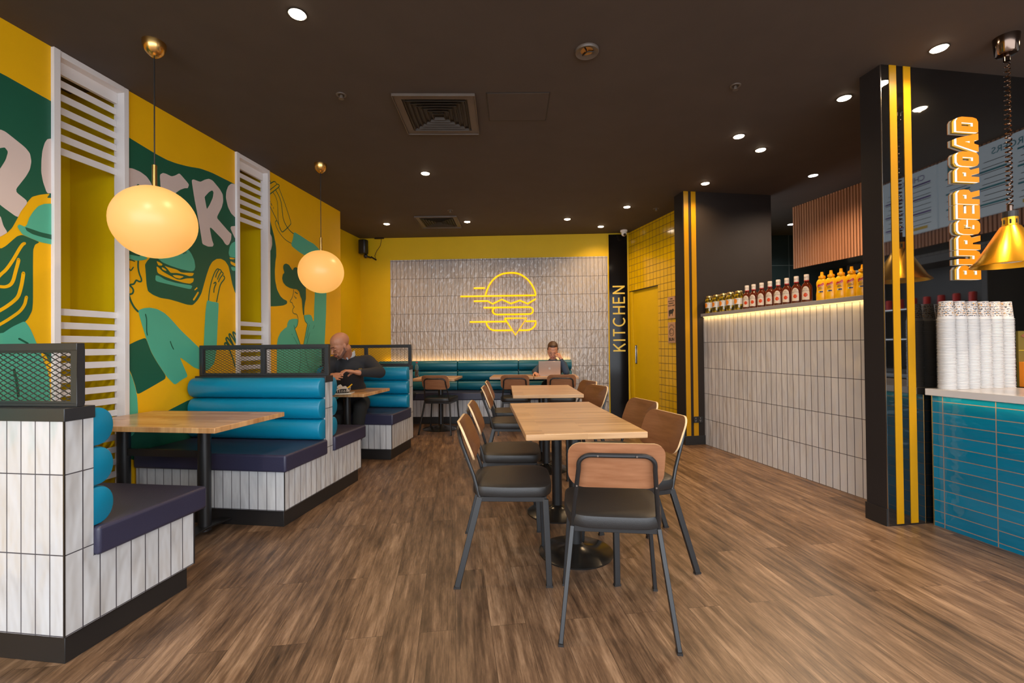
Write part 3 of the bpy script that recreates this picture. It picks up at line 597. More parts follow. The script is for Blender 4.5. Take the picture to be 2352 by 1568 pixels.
def vent(cx, cy, rz, s, lab):
    t = thing('ceiling_vent', lab, 'air vent', (cx, cy, CE), rz, 'square ceiling air diffusers')
    b = MB(); h = s/2; w = .055
    for x0, x1, y0, y1 in ((-h, h, -h, -h+w), (-h, h, h-w, h), (-h, -h+w, -h+w, h-w), (h-w, h, -h+w, h-w)): b.box(x0, x1, y0, y1, -.012, 0)
    b.box(-h-.006, h+.006, -h-.006, -h, -.02, 0); b.box(-h-.006, h+.006, h, h+.006, -.02, 0); b.box(-h-.006, -h, -h, h, -.02, 0); b.box(h, h+.006, -h, h, -.02, 0)
    b.build('frame', M['ventpaint'], t, bevel=.002)
    b = MB(); b.box(-h+w, h-w, -h+w, h-w, -.001, 0); b.build('backing', M['plinthblk'], t)
    b = MB()
    for k in range(6):
        o = h-w-.012-k*.036; i_ = o-.030
        ro = [(-o, -o, -.002), (o, -o, -.002), (o, o, -.002), (-o, o, -.002)]
        ri = [(-i_, -i_, -.030), (i_, -i_, -.030), (i_, i_, -.030), (-i_, i_, -.030)]
        ro2 = [(x*1.0, y*1.0, z-.003) for x, y, z in ro]; ri2 = [(x*1.0, y, z-.003) for x, y, z in ri]
        # blades flare outwards: narrow at the back, wide at the face
        a = [(x*(o-.011)/o, y*(o-.011)/o, -.003) for x, y, z in ro]; c = [(x, y, -.020) for x, y, z in ro]
        a2 = [(x*(o-.011)/o-.002*(1 if x > 0 else -1), y*(o-.011)/o-.002*(1 if y > 0 else -1), -.003) for x, y, z in ro]; c2 = [(x-.003*(1 if x > 0 else -1), y-.003*(1 if y > 0 else -1), -.020) for x, y, z in ro]
        for j in range(4):
            q = (j+1) % 4
            b.add([a[j], a[q], c[q], c[j], a2[j], a2[q], c2[q], c2[j]], [(0, 1, 2, 3), (7, 6, 5, 4), (3, 2, 6, 7), (0, 4, 5, 1)])
    b.build('louvre_blades', M['ventblade'], t)
M['ventblade'] = plain('shaded_louvre', (.04, .032, .026), .4)  # blades coloured darker than the frame to imitate the shaded gaps
M['ventpaint'] = plain('dark_bronze_paint', (.11, .085, .068), .4)
vent(-.556, 3.526, .02, .59, 'large square dark ceiling vent in the middle of the near ceiling')
vent(-1.05, 6.57, -.01, .585, 'smaller-looking far square ceiling vent near the back wall')
t = thing('access_panel', 'flush black ceiling access hatch right of the large vent', 'ceiling hatch', (.063, 3.428, CE), .0)
b = MB(); b.box(-.225, .225, -.195, .195, -.004, 0); b.build('hatch_lid', M['ceiling'], t, bevel=.0015)
b = MB()
for x0, x1, y0, y1 in ((-.231, .231, -.201, -.197), (-.231, .231, .197, .201), (-.231, -.227, -.2, .2), (.227, .231, -.2, .2)): b.box(x0, x1, y0, y1, -.003, 0)
b.build('hatch_gap', M['plinthblk'], t)
t = thing('ceiling_speaker', 'round open dark ceiling speaker in the middle of the near ceiling', 'speaker', (.482, 2.773, CE), 0)
b = MB(); b.lathe([(.030, -.001), (.045, -.006), (.070, -.016), (.0735, -.010), (.0735, 0)], caps=False); b.build('rim', M['ventpaint'], t, smooth=True)
b = MB(); b.lathe([(.044, -.004), (.018, -.001), (.0005, -.010)]); b.build('cone', M['brass'], t, smooth=True)
b = MB()
for a in range(3):
    b.cyl((.045*math.cos(a*2.09), .045*math.sin(a*2.09), -.007), (0, 0, -.009), .003, seg=6)
b.build('grille_spokes', M['plinthblk'], t)
for (x, y), lab in (((-1.213, 3.236), 'small round sprinkler head left of the large vent'), ((1.598, 3.172), 'small round sprinkler head on the right part of the ceiling'),
                    ((-.81, 6.025), 'small sprinkler head in front of the far vent'), ((1.954, 6.042), 'small sprinkler head beside the far striped pillar')):
    t = thing('sprinkler', lab, 'sprinkler', (x, y, CE), 0, 'ceiling sprinkler heads')
    b = MB(); b.lathe([(.022, -.002), (.030, -.006), (.036, -.003), (.037, 0)], caps=False); b.build('escutcheon', M['ventpaint'], t, smooth=True)
    b = MB(); b.cyl((0, 0, 0), (0, 0, -.028), .007, seg=10); b.lathe([(.018, -.030), (.0185, -.028), (.004, -.026)], seg=14); b.cyl((-.009, 0, -.004), (-.006, 0, -.028), .002, seg=6); b.cyl((.009, 0, -.004), (.006, 0, -.028), .002, seg=6)
    b.build('deflector', M['ventpaint'], t)
t = thing('security_camera', 'small white dome security camera above the KITCHEN panel', 'camera', (1.80, 7.17, CE), .1)
b = MB(); b.lathe([(.056, 0), (.056, -.022), (.048, -.034), (.02, -.036)], seg=28); b.build('base', M['white'], t, smooth=True)
b = MB(); b.sphere((0, -.004, -.055), .043); b.build('ball', M['white'], t, smooth=True)
b = MB(); b.cyl((-.0, -.035, -.075), (0, -.049, -.088), .021, .018, seg=16); b.build('lens', M['plinthblk'], t)
# wall speaker and cable
p = fpt(FB, .155, -.16, 2.845)
t = thing('wall_speaker', 'black cylindrical wall speaker in the back left corner below the ceiling', 'speaker', p, -.25)
b = MB(); b.ring([[(x, y*.9, z) for x, y in rrect(.135*s, .14*s, .04*s)] for z, s in ((-.115, .9), (-.105, 1), (.10, 1), (.112, .94))]); b.build('cabinet', M['blkmetal'], t, smooth=True)
b = MB(); b.sphere((.03, .02, -.15), .035); b.cyl((.03, .02, -.12), (.03, .02, -.15), .02, seg=10); b.cyl((.03, .02, -.15), (.03, .17, -.15), .012, seg=8); b.build('ball_bracket', M['blkmetal'], t, smooth=True)
pts = [fpt(FB, .225, -.12, 2.70), fpt(FB, .28, -.07, 2.67), fpt(FB, .32, -.05, 2.66), fpt(FB, .30, -.04, 2.72), fpt(FB, .33, -.03, 2.80), fpt(FB, .39, -.03, 2.88), fpt(FB, .41, -.03, 2.96), fpt(FB, .41, -.03, 3.018)]
t = thing('speaker_cable', 'thin dark cable hanging from the ceiling beside the back corner speaker', 'cable', (0, 0, 0))
b = MB(); b.tube(pts, .004, 6); b.build('cord', M['blkmetal'], t)
b = MB(); b.tube([fpt(FB, .245, -.06, 2.70), fpt(FB, .335, -.06, 2.645)], .012, 8); b.build('connector', M['blkmetal'], t)
b = MB(); b.tube([fpt(FB, .30, -.04, 3.008), fpt(FB, .46, -.04, 3.008)], .01, 6); b.build('ceiling_outlet', M['blkmetal'], t)
# ---------------------------------------------------------------- pendants
def pendant(x, y, lab):
    t = thing('pendant_lamp', lab, 'pendant light', (x, y, CE), 0, 'globe pendant lamps over the booths')
    b = MB(); b.lathe([(.0005, -.086), (.02, -.084), (.045, -.062), (.058, -.03), (.060, 0)], seg=28); b.build('canopy', M['brass'], t, smooth=True)
    b = MB(); b.cyl((0, 0, -.08), (0, 0, -.74), .0035, seg=8); b.build('cord', M['plinthblk'], t)
    b = MB(); b.cyl((0, 0, -.73), (0, 0, -.875), .0125, seg=16); b.build('stem', M['brass'], t, smooth=True)
    b = MB(); b.sphere((0, 0, -1.07), .213, 48, 28, sc=(1, 1, .985)); b.build('globe', M['globe'], t, smooth=True)
    l = bpy.data.lights.new('globe_light', 'POINT'); l.energy = 11; l.color = (1, .62, .28); l.shadow_soft_size = .217
    o = bpy.data.objects.new('globe_light', l); COL.objects.link(o); o.parent = t; o.location = (0, 0, -1.07)
pendant(-2.106, 2.661, 'large glowing globe pendant with brass stem over the front booth table')
pendant(-1.883, 4.461, 'smaller-looking glowing globe pendant over the second booth table, above the bald man')
t = thing('heat_lamp', 'gold cone heat lamp on a coiled cord over the service counter', 'heat lamp', (2.985, 2.69, CE), 0)
b = MB(); b.lathe([(.020, -.112), (.045, -.108), (.052, -.10), (.060, 0)], seg=28); b.build('canopy', M['chrome'], t, smooth=True)
b = MB(); b.cyl((0, 0, -.108), (0, 0, -.145), .016, seg=14); b.cyl((0, 0, -1.01), (0, 0, -1.06), .014, seg=14); b.build('cord_collars', M['chrome'], t, smooth=True)
b = MB(); N = 31*12; b.tube([(.013*math.cos(i*2*PI/12), .013*math.sin(i*2*PI/12), -.14-.88*i/N) for i in range(N+1)], .004, 6); b.build('coiled_cord', M['chrome'], t, smooth=True)
b = MB(); b.cyl((0, 0, -1.05), (0, 0, -1.085), .036, seg=24, mi=1); b.cyl((0, 0, -1.085), (0, 0, -1.14), .035, seg=24)
for a in range(8):
    b.box(.0345*math.cos(a*.785)-.003, .0345*math.cos(a*.785)+.003, .0345*math.sin(a*.785)-.003, .0345*math.sin(a*.785)+.003, -1.125, -1.1, 1)
b.build('neck', [M['gold'], M['plinthblk']], t)
b = MB(); b.lathe([(.036, -1.135), (.045, -1.14), (.150, -1.335), (.178, -1.365), (.181, -1.371), (.176, -1.371), (.146, -1.335), (.041, -1.145)], seg=48, caps=False); b.build('shade', M['gold'], t, smooth=True)
b = MB(); b.lathe([(.0005, -1.16), (.02, -1.17), (.055, -1.30), (.058, -1.33), (.045, -1.352), (.0005, -1.358)], seg=24); b.build('bulb', M['white'], t, smooth=True)
# ---------------------------------------------------------------- signs
R0 = (PI/2, 0, 0)
def wall_root(name, lab, cat, F, group=None): return thing(name, lab, cat, F[0], F[1], group)
t = wall_root('kitchen_sign', 'tall black gloss wall panel with yellow KITCHEN lettering read upwards', 'sign', FB)
b = MB(); b.box(4.166, 4.462, -.024, 0, 0.0, 2.995); b.build('panel', M['gloss2'], t)
def bar(mb, p, q, w, y0, y1):
    a = Vector((p[0], 0, p[1])); c = Vector((q[0], 0, q[1])); d = (c-a).normalized(); n = Vector((-d.z, 0, d.x))*w/2; a -= d*w*0; 
    mb.prism([((a+n).x, (a+n).z), ((c+n).x, (c+n).z), ((c-n).x, (c-n).z), ((a-n).x, (a-n).z)], y0, y1)
# letters drawn upright in (x right, y up) boxes, then turned to read upwards
def arc(cx, cy, r, a0, a1, n=12): return [(cx+r*math.cos(math.radians(a0+(a1-a0)*i/n)), cy+r*math.sin(math.radians(a0+(a1-a0)*i/n))) for i in range(n+1)]
LET = {'K': ([[(0, 0), (0, 1)], [(.66, 1), (.02, .42)], [(.22, .6), (.68, 0)]], .68), 'I': ([[(0, 0), (0, 1)]], .0), 'T': ([[(0, .95), (.72, .95)], [(.36, 0), (.36, .95)]], .72),
       'C': ([arc(.48, .5, .46, 48, 312, 16)], .8), 'H': ([[(0, 0), (0, 1)], [(.66, 0), (.66, 1)], [(0, .5), (.66, .5)]], .66), 'E': ([[(.03, 0), (.03, 1)], [(0, .95), (.6, .95)], [(0, .5), (.55, .5)], [(0, .05), (.62, .05)]], .6),
       'N': ([[(0, 0), (0, 1)], [(0, .97), (.68, .03)], [(.68, 0), (.68, 1)]], .68)}
z = 1.100; hgt = .195; wl = .122/.74
span = 1.045; tot = sum(LET[c][1] for c in 'KITCHEN'); gap = (span-tot*.163)/6
for c in 'KITCHEN':
    strokes, w = LET[c]; mb = MB()
    for si, st in enumerate(strokes):
        P = [Vector((4.417-y*hgt, z+x*.163)) for x, y in st]; Lf = []; Rg = []
        for i in range(len(P)):
            d_ = (P[min(i+1, len(P)-1)]-P[max(i-1, 0)]).normalized(); nn = Vector((-d_.y, d_.x))*.0122
            Lf.append(tuple(P[i]+nn)); Rg.append(tuple(P[i]-nn))
        for i in range(len(P)-1): mb.add([(a, yy, c) for yy in (-.0270-.0004*si,) for a, c in (Lf[i], Lf[i+1], Rg[i+1], Rg[i])], [(0, 1, 2, 3)])
        ol = Lf+Rg[::-1]; n_ = len(ol); y0_, y1_ = -.0270-.0004*si, -.024
        mb.add([(a, y0_, c) for a, c in ol]+[(a, y1_, c) for a, c in ol], [(i, (i+1) % n_, (i+1) % n_+n_, i+n_) for i in range(n_)])
    mb.build('letter', M['signy'], t); z += w*.163+gap-(.012 if c == 'T' else 0)+(.012 if c == 'C' else 0)
# neon burger
NEON = [[(2.146, 2.036), (2.159, 2.084), (2.213, 2.214), (2.302, 2.318), (2.407, 2.377), (2.486, 2.391), (2.564, 2.396), (2.652, 2.392), (2.738, 2.362), (2.842, 2.287), (2.91, 2.194), (2.957, 2.098), (2.971, 2.024)],
 [(1.733, 2.020), (2.975, 2.020)], [(1.954, 2.152), (2.138, 2.152)],
 [(1.952, 1.938), (2.18, 1.938), (2.262, 1.889), (2.413, 1.961), (2.564, 1.890), (2.708, 1.940), (2.838, 1.884), (2.973, 1.963)],
 [(2.113, 1.829), (2.870, 1.829), (2.905, 1.815), (2.922, 1.790), (2.924, 1.762), (2.912, 1.735), (2.885, 1.717), (2.850, 1.714), (2.33, 1.714), (2.290, 1.724), (2.265, 1.750), (2.260, 1.778), (2.272, 1.806), (2.300, 1.824), (2.330, 1.829)],
 [(1.883, 1.597), (2.487, 1.597)], [(2.155, 1.597), (2.160, 1.560), (2.180, 1.518), (2.215, 1.480), (2.255, 1.460), (2.300, 1.453), (2.572, 1.453)],
 [(2.457, 1.650), (2.818, 1.650), (2.634, 1.375), (2.457, 1.650)], [(2.8, 1.597), (2.972, 1.597), (2.965, 1.555), (2.945, 1.512), (2.905, 1.475), (2.86, 1.456), (2.82, 1.451), (2.694, 1.451)]]
t = wall_root('neon_sign', 'glowing yellow neon outline of a burger with speed lines on the white tiled wall', 'neon sign', FB)
names_ = ['bun_top_arc', 'bun_line', 'speed_line', 'cheese_zigzag', 'patty_outline', 'speed_line', 'bun_bottom_curve', 'cheese_triangle', 'bun_bottom_corner']
for nm, pl in zip(names_, NEON):
    b = MB()
    if nm == 'bun_top_arc': pl = poly_smooth(pl, 2, False, .25)
    b.tube([(x, -.045, z) for x, z in pl], .0132, 8); b.build(nm, M['neon'], t, smooth=True)
b = MB()
for x, z in ((1.8, 2.02), (2.5, 2.02), (2.95, 2.02), (2.3, 1.829), (2.8, 1.829), (2.0, 1.597), (2.4, 1.453), (2.634, 1.39), (2.56, 2.39)): b.cyl((x, -.045, z), (x, -.012, z), .004, seg=6)
b.build('standoffs', M['white'], t)
# BURGER ROAD channel letters
B_ = {'B': [[(0, 0), (0, 1), (.72, 1), (.95, .9), (1, .75), (.93, .58), (.86, .52), (.95, .42), (1, .28), (.94, .1), (.72, 0)], [(.34, .16), (.34, .36), (.62, .36), (.62, .16)], [(.34, .64), (.34, .84), (.62, .84), (.62, .64)]],
 'U': [[(0, 1), (0, .25), (.1, .07), (.3, 0), (.7, 0), (.9, .07), (1, .25), (1, 1), (.62, 1), (.62, .26), (.38, .26), (.38, 1)]],
 'R': [[(0, 0), (0, 1), (.75, 1), (.95, .9), (1, .72), (.98, .5), (.82, .4), (1, 0), (.62, 0), (.46, .36), (.36, .36), (.36, 0)], [(.36, .58), (.36, .78), (.63, .78), (.63, .58)]],
 'G': [[(.25, 0), (.07, .08), (0, .25), (0, .75), (.07, .92), (.25, 1), (.75, 1), (.93, .92), (1, .75), (1, .64), (.63, .64), (.63, .76), (.37, .76), (.37, .24), (.63, .24), (.63, .36), (.5, .36), (.5, .54), (1, .54), (1, .25), (.93, .08), (.75, 0)]],
 'E': [[(0, 0), (0, 1), (1, 1), (1, .78), (.37, .78), (.37, .61), (.92, .61), (.92, .39), (.37, .39), (.37, .22), (1, .22), (1, 0)]],
 'O': [[(.25, 0), (.07, .08), (0, .25), (0, .75), (.07, .92), (.25, 1), (.75, 1), (.93, .92), (1, .75), (1, .25), (.93, .08), (.75, 0)], [(.37, .24), (.37, .76), (.63, .76), (.63, .24)]],
 'A': [[(0, 0), (.33, 1), (.67, 1), (1, 0), (.64, 0), (.58, .2), (.42, .2), (.36, 0)], [(.44, .38), (.5, .66), (.56, .38)]],
 'D': [[(0, 0), (0, 1), (.72, 1), (.93, .92), (1, .75), (1, .25), (.93, .08), (.72, 0)], [(.37, .22), (.37, .78), (.63, .78), (.63, .22)]]}
M['letface'] = emit('orange_lit_acrylic', (1, .275, .001), .52); M['letside'] = emit('white_lit_acrylic', (1, .93, .8), .75); M['lethalo'] = emit('yellow_halo_glow', (1, .55, .05), .4)  # the yellow glow imitates the halo mirrored in the glass
from mathutils.geometry import tessellate_polygon
def plate(mb, loops, fx, y0, y1, mi):
    L3 = [[Vector((a, c, 0)) for a, c in lp] for lp in loops]; tri = tessellate_polygon(L3); flat = [p for lp in loops for p in lp]
    vs = [fx(p, y0) for p in flat]+[fx(p, y1) for p in flat]; n = len(flat)
    fs = [tuple(t_) for t_ in tri]+[tuple(i+n for i in t_[::-1]) for t_ in tri]; o = 0
    for lp in loops:
        k = len(lp)
        for i in range(k): fs.append((o+i, o+(i+1) % k, o+(i+1) % k+n, o+i+n))
        o += k
    mb.add(vs, fs, mi)
t = wall_root('channel_letter_sign', 'illuminated orange BURGER ROAD letters stacked upwards on the black glass wall', 'sign', FG)
def zpx(y): return 1.607+(645-y)*.00282
for ch, ya, yb in (('B', 643.5, 610), ('U', 608.4, 573.3), ('R', 572.6, 538), ('G', 536.8, 501), ('E', 500, 465.7), ('R', 465, 430), ('R', 412, 376.5), ('O', 375, 339.5), ('A', 339, 294), ('D', 293, 257)):
    z0, z1 = zpx(ya), zpx(yb)
    fx = lambda p, y: (.715-p[1]*.170, y, z0+p[0]*(z1-z0)*.97)
    mb = MB(); plate(mb, B_[ch], fx, -.030, -.026, 0); plate(mb, B_[ch], fx, -.026, -.013, 1); plate(mb, B_[ch], fx, -.013, -.010, 3); plate(mb, B_[ch], fx, -.010, -.0005, 2)  # dark and yellow rear layers stand for the letter's reflection
    mb.build('letter', [M['letface'], M['letside'], M['lethalo'], M['grey']], t)
# posters on the yellow tiles
t = wall_root('beef_poster', 'tan poster with black premium beef text and a bull silhouette on yellow tiles', 'poster', FK, 'tan posters beside the striped pillar')
b = MB(); b.box(1.094, 1.262, -.012, -.002, 1.555, 1.852); b.build('board', M['kraft'], t)
for s, z, sz, sx in (('100%', 1.822, .030, 1), ('AUSTRALIAN', 1.790, .025, .95), ('PREMIUM', 1.760, .025, 1), ('WAGYU BEEF', 1.729, .025, 1)): text('printed_line', s, sz, M['ink'], t, (1.178, -.0125, z), R0, .0005, sx=sx*1.05, bold=.0006)
bull = [(0, .3), (.02, .62), (.08, .72), (.3, .78), (.6, .76), (.78, .86), (.92, .84), (.98, .7), (.94, .55), (.86, .5), (.82, .36), (.76, .3), (.76, 0), (.69, 0), (.66, .28), (.34, .26), (.3, .22), (.26, 0), (.19, 0), (.18, .28), (.12, .34), (.13, 0), (.06, 0), (.06, .4), (.03, .5)]
b = MB(); b.prism([(1.115+x*.125, 1.585+z*.115) for x, z in bull], -.0135, -.012); b.build('bull_silhouette', M['ink'], t)
t = wall_root('bun_poster', 'tan poster with a round bun drawing over the word BUN, lower of the two', 'poster', FK, 'tan posters beside the striped pillar')
b = MB(); b.box(1.094, 1.262, -.012, -.002, 1.218, 1.500); b.build('board', M['kraft'], t)
text('printed_line', 'BUN', .062, M['ink'], t, (1.178, -.0125, 1.262), R0, .0005, sx=1.0, bold=.002)
b = MB(); b.tube([(1.178+.052*math.cos(a/20*2*PI), -.0135, 1.365+.052*math.sin(a/20*2*PI)) for a in range(21)], .0025, 5); b.tube([(1.178+.034*math.cos(a/14*PI*1.2+.4), -.0135, 1.368+.034*math.sin(a/14*PI*1.2+.4)) for a in range(15)], .002, 5); b.tube([(1.15, -.0135, 1.352), (1.178, -.0135, 1.342), (1.206, -.0135, 1.356)], .002, 5)
b.build('bun_drawing', M['ink'], t)
for i, ch in enumerate('POTATO'):
    a = math.radians(146-i*22.4)
    text('printed_line', ch, .032, M['ink'], t, (1.178+.062*math.cos(a), -.0125, 1.392+.070*math.sin(a)), (PI/2, -(a-PI/2)*.7, 0), .0005, bold=.0008)
t = wall_root('power_outlet', 'black double power outlet low on the far striped pillar', 'outlet', FW)
b = MB(); b.box(.092, .212, -.018, -.006, .262, .336); b.build('plate', M['blkmetal'], t, bevel=.003)
b = MB()
for x in (.12, .178):
    b.box(x-.008, x-.004, -.0195, -.017, .285, .297); b.box(x+.004, x+.008, -.0195, -.017, .285, .297); b.box(x-.002, x+.002, -.0195, -.017, .272, .282); b.box(x-.004, x+.004, -.021, -.017, .312, .322)
b.build('sockets', M['grey'], t)
# menu boards above the service line (seen mirrored in the black glass)
M['menu'] = emit('backlit_menu_board', (.62, .72, .80), .55)
M['purple'] = plain('purple_print', (.12, .06, .3), .5); M['tealp'] = plain('teal_print', (.01, .25, .33), .5); M['yellp'] = plain('yellow_print', (.6, .42, .02), .5); M['grayp'] = plain('grey_print', (.12, .13, .15), .5)
for i, (s0, head, col) in enumerate(((3.22, 'BURGERS', 'tealp'), (4.19, 'CHICKEN', 'purple'), (5.16, 'FISH', 'yellp'))):
    t = wall_root('menu_board', ('pale menu board headed BURGERS, nearest the black glass', 'pale menu board headed CHICKEN, between the other two', 'pale menu board headed FISH, furthest from the black glass')[i], 'menu board', FS, 'menu boards over the service line')
    b = MB(); b.box(s0, s0+.95, -.05, -.014, 2.34, 2.985); b.build('board', M['menu'], t)
    text('heading', head, .085, M[col], t, (s0+.30, -.052, 2.90), R0, .0006)
    b = MB()
    for c in range(3):
        x = s0+.06+c*.30
        for r in range(9):
            z = 2.82-r*.05
            b.box(x, x+.18+.05*((r*7+c*3) % 3)/3, -.0515, -.05, z, z+.006, 0)
            if (r+c) % 3 == 0: b.box(x, x+.22, -.0515, -.05, z+.014, z+.03, 1)
    b.box(s0+.70, s0+.86, -.0515, -.05, 2.83, 2.95, 1); b.box(s0+.1, s0+.25, -.0515, -.05, 2.37, 2.40, 2); b.box(s0+.68, s0+.80, -.0515, -.05, 2.37, 2.45, 2)
    b.build('menu_text', [M['grayp'], M[col], M['yellp']], t)
# ---------------------------------------------------------------- booths
WALLY = 3.056; FACE = 1.925
def droll(x0, sgn, y0, y1, z, h=.1585, d=.088):
    """D-shaped padded roll along y on a back panel at x0, bulging to +-x"""
    mb = MB(); rings = []
    def prof(k, inset):
        P = []
        for i in range(15):
            a = -PI/2+PI*i/14
            P.append((math.copysign(abs(math.cos(a))**.8, math.cos(a))*(d-.012)*k+.012, math.sin(a)*(h/2)*k))
        P.append((0, h/2*k)); P.insert(0, (0, -h/2*k))
        return P
    for yy, k in ((y0, .86), (y0+.004, .95), (y0+.014, 1), (y1-.014, 1), (y1-.004, .95), (y1, .86)):
        rings.append([(x0+sgn*a, yy, z+h/2+c) for a, c in prof(k, 0)])
    mb.ring(rings); return mb
def cushion(x0, x1, y0, y1, z0, z1): return MB().box(x0, x1, y0, y1, z0, z1)
def mesh_screen(x, y0, y1, z0, z1, t):
    """steel frame with expanded-metal infill in the plane x = const (local)"""
    fr_ = MB(); w = .028; ym = (y0+y1)/2
    for a0, a1, c0, c1 in ((y0, y1, z1-w, z1), (y0, y1, z0, z0+.012), (y0, y0+w, z0+.012, z1-w), (y1-w, y1, z0+.012, z1-w), (ym-w/2, ym+w/2, z0+.012, z1-w)): fr_.box(x-.0145, x+.0145, a0, a1, c0, c1)
    f = fr_.build('screen_frame', M['screen'], t, bevel=.0015)
    inner = MB()
    for a0, a1 in ((y0+w, ym-w/2), (ym+w/2, y1-w)):
        c0, c1 = z0+.012, z1-w; q = .008
        for b0, b1, d0, d1 in ((a0, a1, c1-q, c1), (a0, a1, c0, c0+q), (a0, a0+q, c0+q, c1-q), (a1-q, a1, c0+q, c1-q)): inner.box(x-.008, x+.008, b0, b1, d0, d1)
    inner.build('inner_frame', M['screen'], f)
    mm = MB(); lw, lh = .040, .0205; r = .0016
    for a0, a1 in ((y0+w+.008, ym-w/2-.008), (ym+w/2+.008, y1-w-.008)):
        c0, c1 = z0+.020, z1-w-.008
        nrow = int((c1-c0)/lh)+1; n = int((a1-a0)/(lw/2))
        for k in range(nrow+1):
            zc = c0+k*lh
            for up in (1, -1):
                pts = []
                for i in range(n+1):
                    zz = zc+up*(lh/2 if i % 2 else 0)*1.0
                    pts.append((x+(.0012 if i % 2 else -.0012)*up, a0+i*(a1-a0)/n, min(c1, max(c0, zz))))
                if (k == nrow and up == 1) or (k == 0 and up == -1): continue
                rings = [[(p[0]-r, p[1], p[2]-r), (p[0]+r, p[1], p[2]-r*.6), (p[0]+r, p[1], p[2]+r), (p[0]-r, p[1], p[2]+r*.6)] for p in pts]
                mm.ring(rings)
    mm.build('expanded_mesh', M['meshm'], f)
M['wtileB'] = tiles('white_wavy_booth_tile', (.535, .54, .555), (.055, .05, .06), .0652, .306, .0022, .17, 1.0, loc=(0, -.113), wave=(12, 4.5), dist=.022)
def booth(u0, front, back, lab, up, screen_at=None):
    """u0 = near face of the back panel; front/back = bench depth towards / away from the camera"""
    t = thing('restaurant_booth', lab, 'booth bench', (0, 0, 0), FL[1], 'teal roll-back booths along the mural wall')
    t.location = fpt(FL, u0, FACE); pw = .105; L = WALLY-FACE
    x_lo = -front+.022 if front else 0; x_hi = pw+(back-.06 if back else 0)
    b = MB(); b.box(0, pw, 0, L, .11, .93); b.build('tiled_back', M['wtileB'], t)
    b = MB()
    if front: b.box(x_lo, 0, 0, L, .11, .372)
    if back: b.box(pw, x_hi, 0, L, .11, .372)
    b.build('tiled_base', M['wtileB'], t)
    b = MB(); b.box(x_lo+.015, x_hi-.025, .018, L, 0, .11); b.build('kick_board', M['plinthblk'], t, bevel=.002)
    for xx in (x_lo, x_hi): MB().box(xx-.002, xx+.002, -.002, .004, .11, .93 if (xx == 0 or (xx == pw)) else .372).build('corner_trim', M['plinthblk'], t)
    b = MB(); b.box(-.004, pw+.004, -.005, L, .928, .978); b.build('cap_rail', M['screen'], t, bevel=.002)
    if front:
        c = cushion(-front, -.001, -.022, L, .372, .487).build('seat_cushion', M['navy'], t, bevel=.014, bseg=4)
        for k in range(3): droll(0, -1, .002, L-.004, .487+.1605*k).build('back_roll', M['vinyl'], t, smooth=True)
    if back:
        c = cushion(pw+.001, pw+back, -.022, L, .372, .487).build('seat_cushion', M['navy'], t, bevel=.014, bseg=4)
        for k in range(3): droll(pw, 1, .002, L-.004, .487+.1605*k).build('back_roll', M['vinyl'], t, smooth=True)
    mesh_screen(.055, -.004, L, .979, 1.228, t)
booth(1.472, 0, .545, 'nearest booth bench at the left edge, seen from behind with white tiled back', 1)
booth(3.290, .525, .545, 'double-sided booth bench in the middle, between the front table and the bald man\'s table', 1)
booth(5.110, .555, 0, 'furthest booth bench, the one the bald man sits on', 1)
def booth_table(u0, u1, v1, poles, lab):
    t = thing('booth_table', lab, 'table', fpt(FL, (u0+u1)/2, FACE+.1), FL[1], 'butcher block booth tables')
    y1 = -(FACE+.1)+3.06; y0 = v1-(FACE+.1); h = (u1-u0)/2
    # the stave pattern runs across the booth
    b = MB(); b.box(-h, h, y0, y1, .718, .75); o = b.build('tabletop', M['boothtop'], t, bevel=.003)
    for uvv in o.data.uv_layers[0].data: uvv.uv = (uvv.uv[1], uvv.uv[0])
    for p in poles:
        yy = p-(FACE+.1)
        b = MB(); b.cyl((0, yy, .03), (0, yy, .70), .0375, seg=28); b.build('pole', M['blkmetal'], t, smooth=True)
        b = MB(); pts = [(-.31+.62*i/16, yy, .010+.045*math.sin(PI*i/16)) for i in range(17)]
        b.tube(pts, .02, sec=[(-.048, -.007), (.048, -.007), (.040, .008), (-.040, .008)])
        b.build('foot', M['blkmetal'], t, bevel=.002)
    b = MB(); b.box(-.03, .03, y0+.12, y1-.05, .694, .718); b.box(-.012, .012, poles[0]-(FACE+.1), poles[1]-(FACE+.1), .50, .545); b.build('support_bar', M['blkmetal'], t)
booth_table(2.31, 2.935, 2.025, (2.372, 2.968), 'front booth table under the large globe lamp, butcher block top')
booth_table(4.115, 4.735, 2.010, (2.345, 2.968), 'second booth table, where the bald man rests his hands over a food basket')
# ---------------------------------------------------------------- back banquette
FN = fr((-2.20, 7.055), (.98, 6.905))           # front line of the plinth
t = thing('banquette', 'long teal roll-back banquette with navy seat along the white tiled back wall', 'banquette', FN[0], FN[1])
LN = 3.14; D = .36
b = MB(); b.box(0, LN-.02, .0, D+.04, 0, .112); b.build('kick_board', M['plinthblk'], t, bevel=.002)
b = MB(); b.box(0, LN, -.035, D+.04, .112, .372); b.build('tiled_base', M['wtileB'], t)
b = MB(); b.box(0, LN+.02, -.065, D-.01, .372, .487); b.build('seat_cushion', M['navy'], t, bevel=.014, bseg=4)
segs = [(0, .52), (.525, 1.30), (1.305, 2.285), (2.29, LN)]
